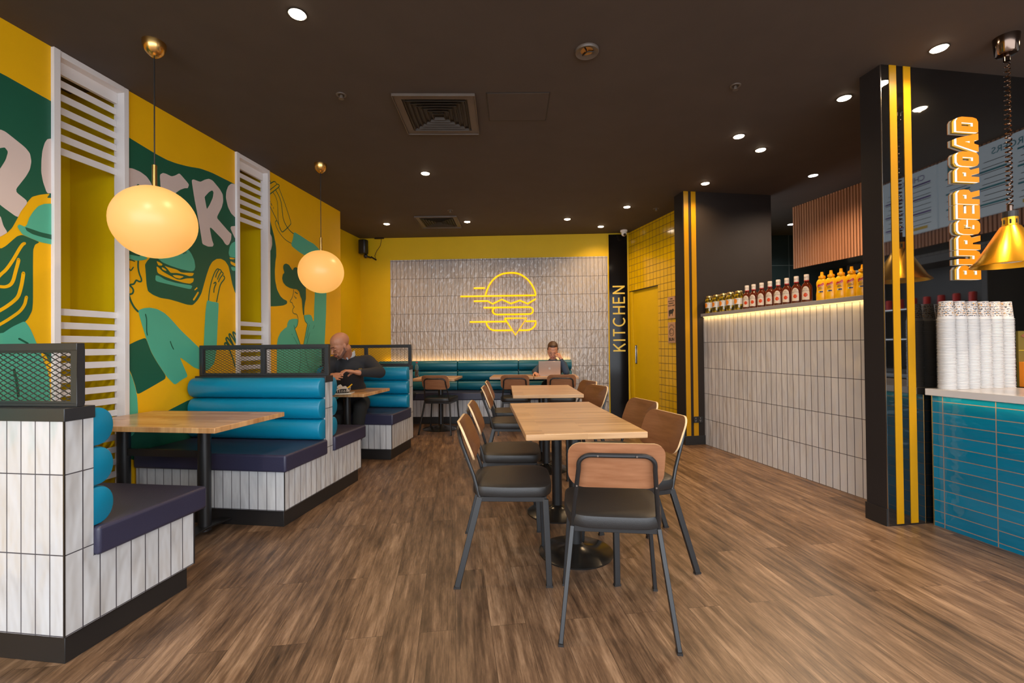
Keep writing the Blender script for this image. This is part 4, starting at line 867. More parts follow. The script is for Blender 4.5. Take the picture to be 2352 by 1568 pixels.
# rolls run along x here
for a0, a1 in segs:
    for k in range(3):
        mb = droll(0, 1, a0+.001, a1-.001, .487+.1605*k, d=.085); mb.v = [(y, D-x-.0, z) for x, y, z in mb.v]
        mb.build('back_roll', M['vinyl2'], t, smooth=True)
b = MB(); b.box(0, LN-.01, D, D+.045, .372, .955); b.build('back_board', M['plinthblk'], t)
b = MB(); b.box(LN-.17, LN-.06, D-.093, D-.080, .80, .812); b.build('zip_pull', M['brass'], t)
strip_light('led_strip_light', t, (LN/2, D+.062, .93), LN-.1, .012, 3, (1, .60, .22), (PI, 0, 0))
b = MB(); b.box(.05, LN-.05, D+.046, D+.056, .93, .945); b.build('led_strip', M['led'], t)
strip_light('led_strip_light', t, (LN+.006, D+.06, .70), .5, .01, 1.5, (1, .60, .22), (0, PI/2, 0))
# ---------------------------------------------------------------- cafe chairs
def chair_parts(t):
    SX, SF, SR, ZJ = .178, .19, -.155, .435
    sec = [(-.0075, -.015), (.0075, -.015), (.0075, .015), (-.0075, .015)]
    sec2 = [(-.014, -.0085), (.014, -.0085), (.014, .0085), (-.014, .0085)]
    for s in (-1, 1):
        b = MB(); b.tube([(s*.2285, -.23, .006), (s*SX, -.118, ZJ)], .01, sec=[(-.015, -.0092), (.015, -.0092), (.015, .0092), (-.015, .0092)]); o = b.build('leg', M['blkmetal'], t, bevel=.0025)
        f = MB(); f.box(s*.2285-.0105, s*.2285+.0105, -.247, -.213, 0, .010); f.build('foot_cap', M['seatblk'], o)
    for s in (-1, 1):
        b = MB(); b.tube([(s*.220, .228, .006), (s*.19, .215, ZJ-.01)], .01, sec=[(-.015, -.0092), (.015, -.0092), (.015, .0092), (-.015, .0092)]); o = b.build('leg', M['blkmetal'], t, bevel=.0025)
        f = MB(); f.box(s*.220-.0105, s*.220+.0105, .211, .245, 0, .010); f.build('foot_cap', M['seatblk'], o)
    b = MB(); b.box(-.19, .19, .203, .221, .413, .437); b.box(-.178, .178, -.127, -.109, .413, .437)
    for s in (-1, 1): b.tube([(s*.178, -.118, .425), (s*.19, .212, .425)], .01, sec=[(-.0092, -.012), (.0092, -.012), (.0092, .012), (-.0092, .012)])
    b.build('seat_frame', M['blkmetal'], t, bevel=.002)
    # hoop of the back
    R = .055; pts = [(-SX, -.118, .425), (-SX+.010, -.150, .54), (-.150, -.212, .70)]
    for i in range(7):
        a = PI-PI/2*i/6; pts.append((-.150+R+R*math.cos(a), -.216-.020*(i/6), .718+R*.8*math.sin(a)))
    pts += [(-.03, -.242, .763), (.03, -.242, .763)]
    for i in range(7):
        a = PI/2-PI/2*i/6; pts.append((.150-R+R*math.cos(a), -.236+.020*(i/6), .718+R*.8*math.sin(a)))
    pts += [(.150, -.212, .70), (SX-.010, -.150, .54), (SX, -.118, .425)]
    b = MB(); b.tube(pts, .0095, 8); o = b.build('back_frame', M['blkmetal'], t, smooth=True)
    b = MB()
    for x, z, y in ((-.075, .762, -.242), (.075, .762, -.242), (-.158, .625, -.184), (.158, .625, -.184)): b.cyl((x, y-.008, z), (x, y-.0102, z), .0038, seg=10)
    b.build('rivet', M['ventpaint'], o)
    # moulded ply back, curved
    def bk(x, z, o_):
        tt = (z-.61)/.205; y = -.170-.082*tt + .028*(x/.19)**2
        return (x, y+o_, z)
    W2, Hh = .193, .205; NX, NZ = 16, 8
    outl = rrect(2*W2, Hh, .062, 6, 0, .61+Hh/2)
    ins = MB()
    outl = [(x, z-.010*(1-(x/W2)**2)*(1 if z > .70 else 0)) for x, z in outl]
    sc = (1, .82, .62, .40, .18)
    cx, cz = 0, .7125
    for side, mi in ((.0115, 0), (-.0005, 0)):
        rings = [[bk(cx+(x-cx)*k, cz+(z-cz)*k, side) for x, z in outl] for k in sc]
        n = len(outl); vs = [v for r_ in rings for v in r_]+[bk(cx, cz, side)]; fs = []
        for i in range(len(sc)-1):
            for j in range(n): fs.append((i*n+j, i*n+(j+1) % n, (i+1)*n+(j+1) % n, (i+1)*n+j))
        for j in range(n): fs.append(((len(sc)-1)*n+j, (len(sc)-1)*n+(j+1) % n, len(sc)*n))
        ins.add(vs, fs, 2 if side > 0 else 0)
    ed = [[bk(x, z, .0115) for x, z in outl], [bk(x, z, -.0005) for x, z in outl]]
    n = len(outl); ins.add(ed[0]+ed[1], [(j, (j+1) % n, (j+1) % n+n, j+n) for j in range(n)], 1)
    ins.build('backrest', [M['chairwood'], M['birch'], M['chairfront']], t, smooth=True)
    # padded seat
    out = []
    base = [(-.182, -.160), (.182, -.160), (.214, .02), (.210, .252), (-.210, .252), (-.214, .02)]
    pl = poly_smooth(base, 3, True, .17)
    mb = MB(); rings = []
    for k, z in ((.93, .438), (.985, .440), (1, .446), (1.004, .466), (1, .481), (.985, .489), (.94, .494), (.75, .4965), (.45, .4975), (.12, .4978)):
        rings.append([(x*k, .02+(y-.02)*k, z) for x, y in pl])
    mb.ring(rings); o = mb.build('seat', M['seatblk'], t, smooth=True)
chair0 = thing('cafe_chair', 'x', 'chair', (0, 0, 0), 0, 'plywood and black steel cafe chairs')
chair_parts(chair0)
CT = tree(chair0)
chairs = [
 (.440, 2.020, -.128, 'nearest cafe chair in the foreground, its curved wooden back towards the camera'),
 (-.052, 2.475, -PI/2-.01, 'left-side cafe chair at the near table, the closer one to the camera'),
 (-.065, 3.135, -PI/2+.0, 'left-side cafe chair at the near pair of tables, second from the camera'),
 (-.055, 4.335, -PI/2-.03, 'left-side cafe chair at the far centre table, nearer of its two'),
 (-.060, 4.985, -PI/2, 'left-side cafe chair at the far centre table, closest to the banquette'),
 (.675, 2.53, PI/2+.26, 'right-side cafe chair at the near table, closest to the camera'),
 (.715, 3.13, PI/2+.26, 'right-side cafe chair at the near pair of tables, partly behind another chair'),
 (.62, 4.28, PI/2+.36, 'right-side cafe chair at the far centre table, its front face turned to the camera'),
 (.63, 4.86, PI/2+.30, 'right-side cafe chair at the far centre table, furthest from the camera'),
 (-1.020, 6.335, -.16, 'cafe chair at the back left table, seen from behind near the cola bottle'),
 (.045, 6.255, -.06, 'cafe chair at the back right tables, to the left of the laptop'),
 (.665, 6.215, -.05, 'cafe chair at the back right tables, in front of the laptop'),
 (-1.70, 6.80, .0, 'cafe chair mostly hidden behind the furthest booth, only a black leg showing')]
for i, (x, y, r, lab) in enumerate(chairs):
    c = chair0 if i == 0 else copy_tree(CT)
    c.location = (x, y, 0); c.rotation_euler = (0, 0, r); c['label'] = lab
# ---------------------------------------------------------------- centre tables
def cafe_table(cx, cy, rz, w, d, lab, poles=((0, 0),), base='disc', group='oak-topped cafe tables'):
    t = thing('cafe_table', lab, 'table', (cx, cy, 0), rz, group)
    b = MB(); b.box(-w/2, w/2, -d/2, d/2, .717, .75); b.build('tabletop', M['tabletop'], t, bevel=.004, bseg=3)
    for px_, py_ in poles:
        b = MB(); b.cyl((px_, py_, .02), (px_, py_, .70), .036, seg=28); b.build('pole', M['blkmetal'], t, smooth=True)
        b = MB()
        if base == 'disc': b.lathe([(.213, 0), (.214, .008), (.20, .013), (.12, .028), (.05, .045), (.036, .06)], (px_, py_, 0), 48)
        else: b.lathe([(.26, 0), (.262, .006), (.16, .03), (.05, .055), (.036, .07)], (px_, py_, 0), 40)
        b.build('base', M['discblk'], t, smooth=True)
    b = MB(); b.box(-w/2+.12, w/2-.12, -.02, .02, .700, .717); b.box(-.02, .02, -d/2+.12, d/2-.12, .700, .717); b.build('spider_bracket', M['blkmetal'], t)
M['discblk'] = plain('black_enamel', (.012, .011, .010), .22)
cafe_table(.358, 2.628, .07, .632, .645, 'near centre cafe table with oak top, nearest chair tucked at its end')
cafe_table(.313, 3.255, .07, .628, .605, 'second centre cafe table, pushed against the back of the near one')
cafe_table(.318, 4.615, .02, .65, .98, 'far centre cafe table standing apart, towards the banquette', ((0, -.22), (0, .25)))
FT = -.06
cafe_table(-1.09, 6.58, FT, .62, .66, 'back left cafe table with the cola bottle on it', ((.04, .02),), 'cone')
cafe_table(.005, 6.745, FT, .632, .60, 'back right cafe table, the empty left one beside the laptop table', ((0, 0),), 'cone')
cafe_table(.643, 6.705, FT, .632, .60, 'back right cafe table with the laptop on it', ((0, 0),), 'cone')
# ---------------------------------------------------------------- half wall shelf and its LED
t = thing('wall_shelf', 'long grey ledge on top of the white tiled half wall, carrying jars and bottles', 'shelf', FP[0], FP[1])
b = MB(); b.box(-.049, 2.32, -.034, .155, 1.521, 1.556); b.build('shelf_board', M['grey'], t, bevel=.0015)
b = MB(); b.box(.0, 2.3, -.010, -.001, 1.513, 1.521); b.build('led_strip', M['led'], t)
strip_light('led_strip_light', t, (1.15, -.020, 1.514), 2.28, .012, 1.5, (1, .62, .22), (0, 0, 0))
# ---------------------------------------------------------------- service counter
t = thing('service_counter', 'service counter faced in glossy teal brick tiles with a pale stone top', 'counter', FQ[0], FQ[1])
b = MB(); b.box(.016, 3.4, 0, .52, 0, .845); b.build('tiled_front', M['bluetile'], t)
b = MB(); b.box(.010, 3.42, -.052, .53, .850, .893); b.build('countertop', M['stone'], t, bevel=.002)
b = MB(); b.box(.011, .016, -.003, .002, 0, .845); b.build('edge_trim', M['brass'], t)
strip_light('led_strip_light', t, (1.7, -.028, .846), 3.3, .01, 2.4, (1, .72, .35), (0, 0, 0))
# ---------------------------------------------------------------- things on the ledge (facing the room: local -y)
def glassy(name, c, rough=.08):
    k = NT(name); b = k.b; b.inputs['Base Color'].default_value = (*c, 1); b.inputs['Roughness'].default_value = rough
    b.inputs['Transmission Weight'].default_value = 1; b.inputs['IOR'].default_value = 1.45; return k.m
M['sauce'] = plain('brown_red_sauce', (.085, .014, .004), .10, var=.3, coat=.6)
M['mustard'] = plain('mustard_plastic', (.92, .48, .005), .28, var=.03)
M['mcap'] = plain('mustard_cap', (.95, .42, .005), .3)
M['capw'] = plain('printed_white_cap', (.62, .56, .52), .4)
M['labelc'] = plain('cream_label', (.64, .53, .42), .5)
M['labelw'] = plain('white_label', (.62, .60, .57), .35)
M['lidgold'] = plain('gold_lid', (.60, .44, .18), .3, .8)
M['navyp'] = plain('navy_print', (.01, .02, .12), .4); M['greyp'] = plain('grey_lettering', (.10, .10, .10), .5)
def pickles():
    k = NT('pickle_slices_in_brine'); b = k.b; tc = k.n('ShaderNodeTexCoord')
    v = k.n('ShaderNodeTexVoronoi'); v.inputs['Scale'].default_value = 34; k.l(tc.outputs['Object'], v.inputs['Vector'])
    c = k.ramp(v.outputs['Distance'], [(.05, (.50, .36, .03)), (.35, (.30, .20, .008)), (.6, (.05, .035, .003))])
    k.l(c, b.inputs['Base Color']); b.inputs['Roughness'].default_value = .08; b.inputs['Coat Weight'].default_value = .7
    return k.m
M['pickle'] = pickles()
def arcstrip(mb, r, z0, z1, a0, a1, n=12, mi=0, top=None):
    """curved label around -y, angles in degrees from -y"""
    vs = []
    for i in range(n+1):
        a = math.radians(-90+a0+(a1-a0)*i/n); zt = z1 if top is None else top(i/n)
        vs += [(r*math.cos(a), r*math.sin(a), z0), (r*math.cos(a), r*math.sin(a), zt)]
    mb.add(vs, [(2*i, 2*i+2, 2*i+3, 2*i+1) for i in range(n)], mi)
def bent(mb, r, a, cols, sy=1, dy=0):
    # label shape wrapped round a bottle: (x, z low, z high) columns
    vs = []
    for x, z0, z1 in cols:
        th = math.radians(a)+x/r
        for z in (z0, z1): vs.append((r*math.cos(th), r*math.sin(th)*sy+dy, z))
    mb.add(vs, [(2*i, 2*i+2, 2*i+3, 2*i+1) for i in range(len(cols)-1)])
def curvetext(name, s, size, mat, par, r, z, a=0, sx=1, bend=0):
    o = text(name, s, size, mat, par, (0, 0, 0), (0, 0, 0), .0003, sx=1)
    for v in o.data.vertices:
        x, y, d = v.co; th = math.radians(-90+a)+x*sx/r
        v.co = (r*math.cos(th)*(1+d), r*math.sin(th)*(1+d), z+y-bend*(x*sx)**2)
    return o
def sauce():
    t = thing('sauce_bottle', 'x', 'sauce bottle', (0, 0, 0), 0, 'barbecue sauce bottles on the ledge')
    b = MB(); b.lathe([(.0, 0), (.036, 0), (.041, .006), (.042, .03), (.042, .118), (.038, .138), (.027, .158), (.018, .168), (.0165, .182), (.0165, .19)], seg=28, sy=.72); b.build('glass_body', M['sauce'], t, smooth=True)
    b = MB(); b.lathe([(.0172, .178), (.0185, .180), (.0185, .186)], seg=24, mi=1); b.lathe([(.0185, .186), (.0185, .233), (.017, .236), (.0, .236)], seg=24); o = b.build('cap', [M['capw'], M['red']], t, smooth=True)
    c = curvetext('cap_print', 'RAY\'S', .016, M['greyp'], o, .0187, .210, -5)
    b = MB(); R = .0425
    arcstrip(b, R, .022, .1, -44, 34, 14, 0, lambda f: .085+.050*math.sqrt(max(0, 1-(2*f-1)**2)))
    for i, v in enumerate(b.v): b.v[i] = (v[0], v[1]*.735, v[2])
    o = b.build('label', M['labelc'], t)
    b = MB(); bent(b, .0431, -95, [(-.0165+.033*i/14, .062-.0165*math.sin(PI*i/14)**.6, .062+.0165*math.sin(PI*i/14)**.6) for i in range(15)], .735); b.build('red_roundel', M['red'], o)
    for s, z, sz, col, bend in (('SWEET', .116, .009, 'greyp', 4), ('BABY RAY\'S', .100, .0125, 'greyp', 10)):
        c = curvetext('label_text', s, sz, M[col], o, .0436, z, -5, .9, bend)
        for v in c.data.vertices: v.co.y *= .735
    for s, z in (('Barbecue', .067), ('Sauce', .057)):
        c = curvetext('label_text', s, .0085, M['mcap'], o, .0438, z, -5, .9)
        for v in c.data.vertices: v.co.y *= .735
    return t
def mustard():
    t = thing('mustard_bottle', 'x', 'mustard bottle', (0, 0, 0), 0, 'yellow mustard bottles on the ledge')
    b = MB(); prof = [(0, 0), (.036, 0), (.040, .006), (.040, .05), (.0365, .075), (.0355, .10), (.0385, .125), (.037, .145), (.028, .162), (.019, .170), (.018, .176)]
    b.lathe(prof, seg=28, sy=.68); b.build('squeeze_body', M['mustard'], t, smooth=True)
    b = MB(); b.lathe([(.022, .172), (.024, .174), (.023, .190), (.013, .193), (.0115, .196), (.009, .222), (0, .222)], seg=24); b.build('cap', M['mcap'], t, smooth=True)
    b = MB(); bent(b, .0408, -97, [(-.023, .098, .118), (-.018, .101, .122), (-.012, .104, .126), (-.004, .107, .122), (.004, .110, .127), (.011, .112, .132), (.018, .116, .136), (.021, .118, .125)], .70, -.0012); o = b.build('red_flag_label', M['red'], t)
    c = curvetext('brand_text', 'French\'s', .0145, M['labelw'], o, .0412, .115, -7, .75)
    for v in c.data.vertices: x = v.co.x; v.co.y = v.co.y*.70-.0012; v.co.z += x*.35
    for s, z, sz in (('CLASSIC', .096, .0075), ('YELLOW', .087, .0095)):
        c = curvetext('label_text', s, sz, M['greyp'], o, .0405, z, -10, .9)
        for v in c.data.vertices: v.co.y = v.co.y*.70-.0012
    b = MB(); arcstrip(b, .0408, .062, .072, -22, 14, 6, 0); arcstrip(b, .0410, .061, .073, -30, -18, 4, 1)
    for i, v in enumerate(b.v): b.v[i] = (v[0], v[1]*.70-.001, v[2])
    b.build('blue_badge', [M['navyp'], M['labelw']], o)
    return t
def jar():
    t = thing('pickle_jar', 'x', 'jar', (0, 0, 0), 0, 'glass jars of sliced pickles on the ledge')
    b = MB(); b.lathe([(0, 0), (.038, 0), (.043, .008), (.044, .03), (.044, .135), (.040, .156), (.031, .168), (.031, .176)], seg=28); b.build('glass_body', M['pickle'], t, smooth=True)
    b = MB(); b.lathe([(.033, .172), (.035, .173), (.035, .188), (.033, .190), (0, .190)], seg=28); b.build('lid', M['lidgold'], t, smooth=True)
    b = MB(); arcstrip(b, .0446, .058, .118, -70, 75, 16, 0); o = b.build('label', M['labelw'], t)
    b = MB(); bent(b, .0451, -118, [(-.023+.046*i/14, .088-.026*math.sin(PI*i/14)**.6, .088+.026*math.sin(PI*i/14)**.6) for i in range(15)]); b.build('orange_roundel', M['orangep'], o)
    curvetext('label_text', 'PICKLES', .011, M['greyp'], o, .0449, .104, -4)
    return t
def on_ledge(px):
    # where the picture column px meets the line along the middle of the ledge
    v = _f+RT*((px-1176)/FPX)-UP*((700-784)/FPX); (a, bb, _), r = FP
    best = None
    for i in range(2400):
        s_ = i*.001; P = fpt(FP, s_, .035); e = abs(P.x/P.y-v.x/v.y)
        if best is None or e < best[0]: best = (e, s_)
    return best[1]
ORD = ['first', 'second', 'third', 'fourth', 'fifth', 'sixth', 'seventh', 'eighth']
def row(proto, pxs, lab, rot=0, k=1):
    T = tree(proto)
    for i, p in enumerate(pxs):
        c = proto if i == 0 else copy_tree(T)
        q = fpt(FP, on_ledge(p), .035, 1.556); c.location = q; c.scale = (k, k, k); c.rotation_euler = (0, 0, FP[1]+rot+random.uniform(-.05, .05)); c['label'] = lab % ORD[i]
row(jar(), [1629.5, 1646, 1662.5, 1678.5, 1697.5], 'pickle jar with white and orange label, %s from the left end of the ledge', .5, 1.08)
row(sauce(), [1716, 1731.5, 1750, 1769, 1788, 1808, 1830, 1853.5], 'brown barbecue sauce bottle with white cap, %s counting from the jars', .62, 1.05)
row(mustard(), [1889, 1910, 1933, 1957.5, 1983], 'yellow squeeze mustard bottle, %s counting from the sauce bottles', .58, 1.10)
# ---------------------------------------------------------------- paper cups stacked on the counter
def cup_print():
    k = NT('patterned_paper_cup'); b = k.b; tc = k.n('ShaderNodeTexCoord')
    mp = k.map(tc.outputs['Object'], sc=(1, 1, 2.2))
    n1 = k.noise(mp, 120, 1.5, .5); n2 = k.noise(mp, 60, 1)
    sep = k.n('ShaderNodeSeparateXYZ'); k.l(tc.outputs['Object'], sep.inputs[0])
    wav = k.math('SINE', k.math('ADD', k.math('MULTIPLY', sep.outputs['Z'], 420), k.math('MULTIPLY', n2, 9)))
    ink = k.math('MULTIPLY', k.math('GREATER_THAN', wav, .15), k.math('GREATER_THAN', n1, .50))
    org = k.math('MULTIPLY', k.math('LESS_THAN', wav, -.2), k.math('GREATER_THAN', n1, .57))
    c = k.mix(ink, (.56, .54, .52), (.03, .028, .04)); c = k.mix(org, c, (.75, .33, .02))
    band = k.math('MULTIPLY', k.math('GREATER_THAN', sep.outputs['Z'], .021), k.math('LESS_THAN', sep.outputs['Z'], .112))
    c = k.mix(band, (.58, .56, .545), c)
    k.l(c, b.inputs['Base Color']); b.inputs['Roughness'].default_value = .5
    return k.m
M['cup'] = cup_print()
cups = MB(); cups.lathe([(.0435, .0045), (.0462, .0050), (.0474, .0030), (.0462, .0008), (.0445, .001), (.0428, .005), (.0425, .0092), (.0345, .114), (.0340, .117), (.0318, .117), (.031, .110), (0, .110)], seg=26, caps=False)
me_cup = None
NCUP = 46; PITCH_C = .0099
for k in range(6):
    P0_ = Vector((2.787, 2.895, .893)).lerp(Vector((3.262, 2.985, .893)), k/5)
    for i in range(NCUP):
        if me_cup is None:
            o = cups.build('paper_cup', M['cup'], smooth=True); me_cup = o.data
        else:
            o = bpy.data.objects.new('paper_cup', me_cup); COL.objects.link(o)
        o.location = P0_+Vector((random.uniform(-.0006, .0006), random.uniform(-.0006, .0006), i*PITCH_C)); o.rotation_euler = (0, 0, random.uniform(0, 6.28))
        nm = ('leftmost', 'second', 'third', 'fourth', 'fifth', 'rightmost')[k]
        lab = 'upside-down patterned paper cup on top of the %s cup stack on the counter' % nm if i == NCUP-1 else ('white paper cup at the bottom of the %s cup stack, on the stone counter' % nm if i == 0 else 'white paper cup nested inside the %s cup stack on the counter' % nm)
        tag(o, lab, 'paper cup', 'paper cups in the %s stack' % nm)
t = thing('display_box', 'orange box with an olive printed backboard, right of the cup stacks on the counter', 'display box', (3.42, 3.0, .893), .1)
b = MB(); b.box(-.06, .16, -.10, .0, 0, .165); b.build('orange_box', M['boxor'] if 'boxor' in M else M['orangep'], t, bevel=.002)
b = MB(); b.box(-.06, .16, .0, .012, 0, .37, 0); b.box(-.058, .16, -.001, .0, .24, .243, 1); b.build('printed_backboard', [plain('olive_print', (.14, .10, .015), .5), M['yellp']], t)
b = MB(); b.prism([(-.045, .335), (.0, .365), (.14, .365), (.14, .29), (.03, .31)], -.003, -.001); b.build('brown_picture', plain('brown_print', (.20, .07, .03), .5), t)
# drinks fridge behind the counter (seen mirrored)
t = thing('drinks_fridge', 'black open-front fridge against the service wall, opposite the cup stacks', 'fridge', FS[0], FS[1])
b = MB(); b.box(3.75, 5.3, .33, .40, .9, 2.05); b.box(3.75, 3.80, -.05, .40, .9, 2.05); b.box(5.25, 5.3, -.05, .40, .9, 2.05); b.box(3.75, 5.3, -.05, .40, 2.0, 2.08); b.box(3.75, 5.3, -.05, .40, .86, .9); b.build('cabinet', M['plinthblk'], t, bevel=.004)
b = MB(); b.box(3.80, 5.25, 0, .33, 1.55, 1.562); b.box(3.80, 5.25, 0, .33, 1.22, 1.232); b.build('wire_shelf', M['steel'], t)
for i in range(7):
    q = fpt(FS, 4.0+i*.15, .1, 1.562)
    o = MB(); o.lathe([(0, 0), (.026, 0), (.031, .006), (.031, .105), (.026, .115), (.0, .114)], seg=20); c = o.build('drink_can', M['red'], smooth=True, loc=q)
    tag(c, 'red drink can on the fridge shelf, %s from the black glass end' % ORD[i], 'drink can', 'red cans in the drinks fridge')
t = thing('back_counter', 'steel back counter below the service wall tiles', 'counter', FS[0], FS[1])
b = MB(); b.box(3.2, 7.2, -.25, .38, .82, .86); b.build('worktop', M['steel'], t, bevel=.002)
b = MB(); b.box(3.2, 7.2, -.2, .38, 0, .82); b.build('cabinet', M['charcoal'], t)
# kitchen clutter glimpsed under the bulkhead
t = thing('hanging_rail', 'rail of brown boards hanging under the slatted bulkhead behind the bottles', 'rack', FS[0], FS[1])
b = MB(); b.box(.35, 1.7, .48, .50, 2.08, 2.11); b.build('rail', M['steel'], t)
for i in range(6):
    b = MB(); x = .55+i*.18; b.box(x, x+.07+.03*(i % 2), .47, .49, 1.55, 2.07); b.build('board', M['slat'], t, bevel=.004)
b = MB(); b.box(.3, 1.75, .52, .6, 0, 2.2); S_(bld(b, 'wall_service_rear', M['charcoal'], FS))
# ---------------------------------------------------------------- things on the tables
def on_table(px, py, z=.75): return atz(px, py, z)
p = at(957.5, 861, 6.75); p.z = .75
t = thing('cola_bottle', 'glass cola bottle with red cap, half full, on the back left table', 'bottle', p)
k = NT('clear_glass'); k.b.inputs['Base Color'].default_value = (.9, .92, .85, 1); k.b.inputs['Roughness'].default_value = .05; k.b.inputs['Transmission Weight'].default_value = .95; k.b.inputs['IOR'].default_value = 1.12; M['glass'] = k.m
b = MB(); b.lathe([(.0, .0), (.028, 0), (.030, .006), (.029, .03), (.0265, .055), (.029, .085), (.030, .105), (.026, .135), (.016, .17), (.0125, .19), (.0125, .208), (.0135, .21)], seg=28, caps=False); b.build('glass', M['glass'], t, smooth=True)
b = MB(); b.lathe([(.0, .004), (.0265, .004), (.027, .03), (.0245, .055), (.027, .085), (.0278, .102), (.0, .102)], seg=24, caps=False); b.build('cola', plain('cola', (.02, .004, .002), .1), t, smooth=True)
b = MB(); b.lathe([(.0145, .206), (.0150, .209), (.0145, .22), (.0, .221)], seg=20); b.build('cap', M['red'], t, smooth=True)
# laptop
p = at(1262.5, 861, 6.62); p.z = .75
t = thing('laptop', 'open silver laptop seen from behind on the back right table', 'laptop', p, -.05)
b = MB(); b.box(-.158, .158, 0, .225, 0.001, .014); b.build('base', M['alu'], t, bevel=.004)
b = MB(); b.box(-.145, .145, .05, .14, .014, .016); b.build('keyboard', M['plinthblk'], t)
lid = MB(); lid.box(-.160, .160, -.004, .004, 0, .212); o = lid.build('lid', M['alu'], t, bevel=.0035, bseg=3); o.location = (0, .004, .010); o.rotation_euler = (.16, 0, 0)
sc_ = MB(); sc_.box(-.148, .148, .004, .0048, .012, .20); sc_.build('screen', emit('laptop_screen', (.5, .6, .9), .5), o)
ap = [(0, -.017), (-.006, -.019), (-.014, -.012), (-.0175, -.001), (-.015, .009), (-.008, .012), (-.001, .0095), (.006, .012), (.012, .010), (.015, .006), (.0115, .001), (.0115, -.004), (.016, -.0085), (.012, -.016), (.007, -.019)]
b = MB(); pp = poly_smooth(ap, 2, True, .22); b.add([(x, -.0048, .106+z) for x, z in pp], [tuple(range(len(pp)))]); b.add([(x, -.0048, .106+z) for x, z in ((.0, .0125), (.001, .019), (.0065, .0235), (.006, .017))], [(0, 1, 2, 3)]); b.build('logo', M['labelw'], o)
p = at(1302, 858, 6.62); p.z = .75
t = thing('phone', 'dark phone lying on the back right table beside the laptop', 'phone', p, .5)
b = MB(); b.box(-.038, .038, -.075, .075, .001, .010); b.build('case', M['seatblk'], t, bevel=.003)
b = MB(); b.box(-.034, .034, -.07, .07, .010, .0108); b.build('screen', M['gloss2'], t)
# food basket on a folded napkin
p = at(786, 893, 4.42); p.z = .75
t = thing('napkin', 'folded white paper napkin under the food basket', 'napkin', p, .15)
b = MB(); b.box(-.10, .10, -.10, .10, 0.0005, .004); b.box(-.098, .10, -.098, .10, .004, .007); b.build('paper_layers', M['labelw'], t)
t = thing('food_basket', 'black plastic food basket lined with printed paper, a chip sticking out', 'basket', p+Vector((-.01, 0, .007)), .15)
b = MB(); b.lathe([(0, 0), (.070, 0), (.072, .004), (.086, .040), (.089, .042), (.084, .042), (.068, .006), (0, .004)], seg=28, sx=1.0, sy=.8, caps=False); o = b.build('basket_shell', M['seatblk'], t, smooth=True)
b = MB()
for i in range(24):
    a = 2*PI*i/24
    for z, r in ((.014, .0775), (.027, .083)): b.box(r*math.cos(a)-.004, r*math.cos(a)+.004, .8*r*math.sin(a)-.004, .8*r*math.sin(a)+.004, z-.003, z+.003)
b.build('basket_slots', M['labelc'], o)
b = MB(); rg = []
for i in range(28): a = 2*PI*i/28; rg.append((math.cos(a), math.sin(a), .018*math.sin(a*4)+.010*math.cos(a*7)))
b.ring([[(x*.06, y*.05, .01) for x, y, w in rg], [(x*.092, y*.078, .052+w) for x, y, w in rg]], caps=False); b.build('paper_liner', M['labelc'], t)
b = MB(); b.tube([(.03, 0, .03), (.075, -.01, .055), (.105, -.015, .082)], .006, 6); b.tube([(.0, .01, .03), (-.02, .02, .05)], .006, 6); b.build('chip', M['mustard'], t)
# ---------------------------------------------------------------- people: bodies grown from tapered volumes, fused into one skin
class Body:
    def __init__(s): s.mb = MB()
    def cap(s, a, b, r0, r1=None, seg=14, n=4, flat=None):
        a = Vector(a); b = Vector(b); r1 = r0 if r1 is None else r1
        d = (b-a); L = d.length or 1e-5; q = d.to_track_quat('Z', 'Y'); rings = []
        prof = []
        for i in range(1, n+1): t = PI/2*i/n; prof.append((r0*math.sin(t), -r0*math.cos(t)))
        prof.append((r1, L))
        for i in range(1, n): t = PI/2*i/n; prof.append((r1*math.cos(t), L+r1*math.sin(t)))
        for r, z in prof: rings.append([a+q@Vector((r*math.cos(2*PI*j/seg), r*math.sin(2*PI*j/seg), z)) for j in range(seg)])
        s.mb.ring(rings); return s
    def ell(s, c, rad, R=None, seg=20, rg=12):
        R = R or Matrix.Identity(3); vs = []
        rings = []
        for i in range(rg+1):
            t = PI*i/rg; r = max(math.sin(t), .02)
            rings.append([Vector(c)+R@Vector((rad[0]*r*math.cos(2*PI*j/seg), rad[1]*r*math.sin(2*PI*j/seg), rad[2]*math.cos(t))) for j in range(seg)])
        s.mb.ring(rings); return s
    def chain(s, pts, rs, seg=14):
        for i in range(len(pts)-1): s.cap(pts[i], pts[i+1], rs[i], rs[i+1], seg)
        return s
    def build(s, name, mat, parent, voxel=.006, smooth=3):
        o = s.mb.build(name, mat, parent)
        m_ = o.modifiers.new('fuse', 'REMESH'); m_.mode = 'VOXEL'; m_.voxel_size = voxel; m_.use_smooth_shade = True
        if smooth: k = o.modifiers.new('relax', 'SMOOTH'); k.factor = .5; k.iterations = smooth
        return o
def headframe(c, fwd, up):
    f = Vector(fwd).normalized(); r = f.cross(Vector(up)).normalized(); u = r.cross(f)
    R = Matrix((r, f, u)).transposed(); return R, (lambda x, y, z: Vector(c)+R@Vector((x, y, z)))
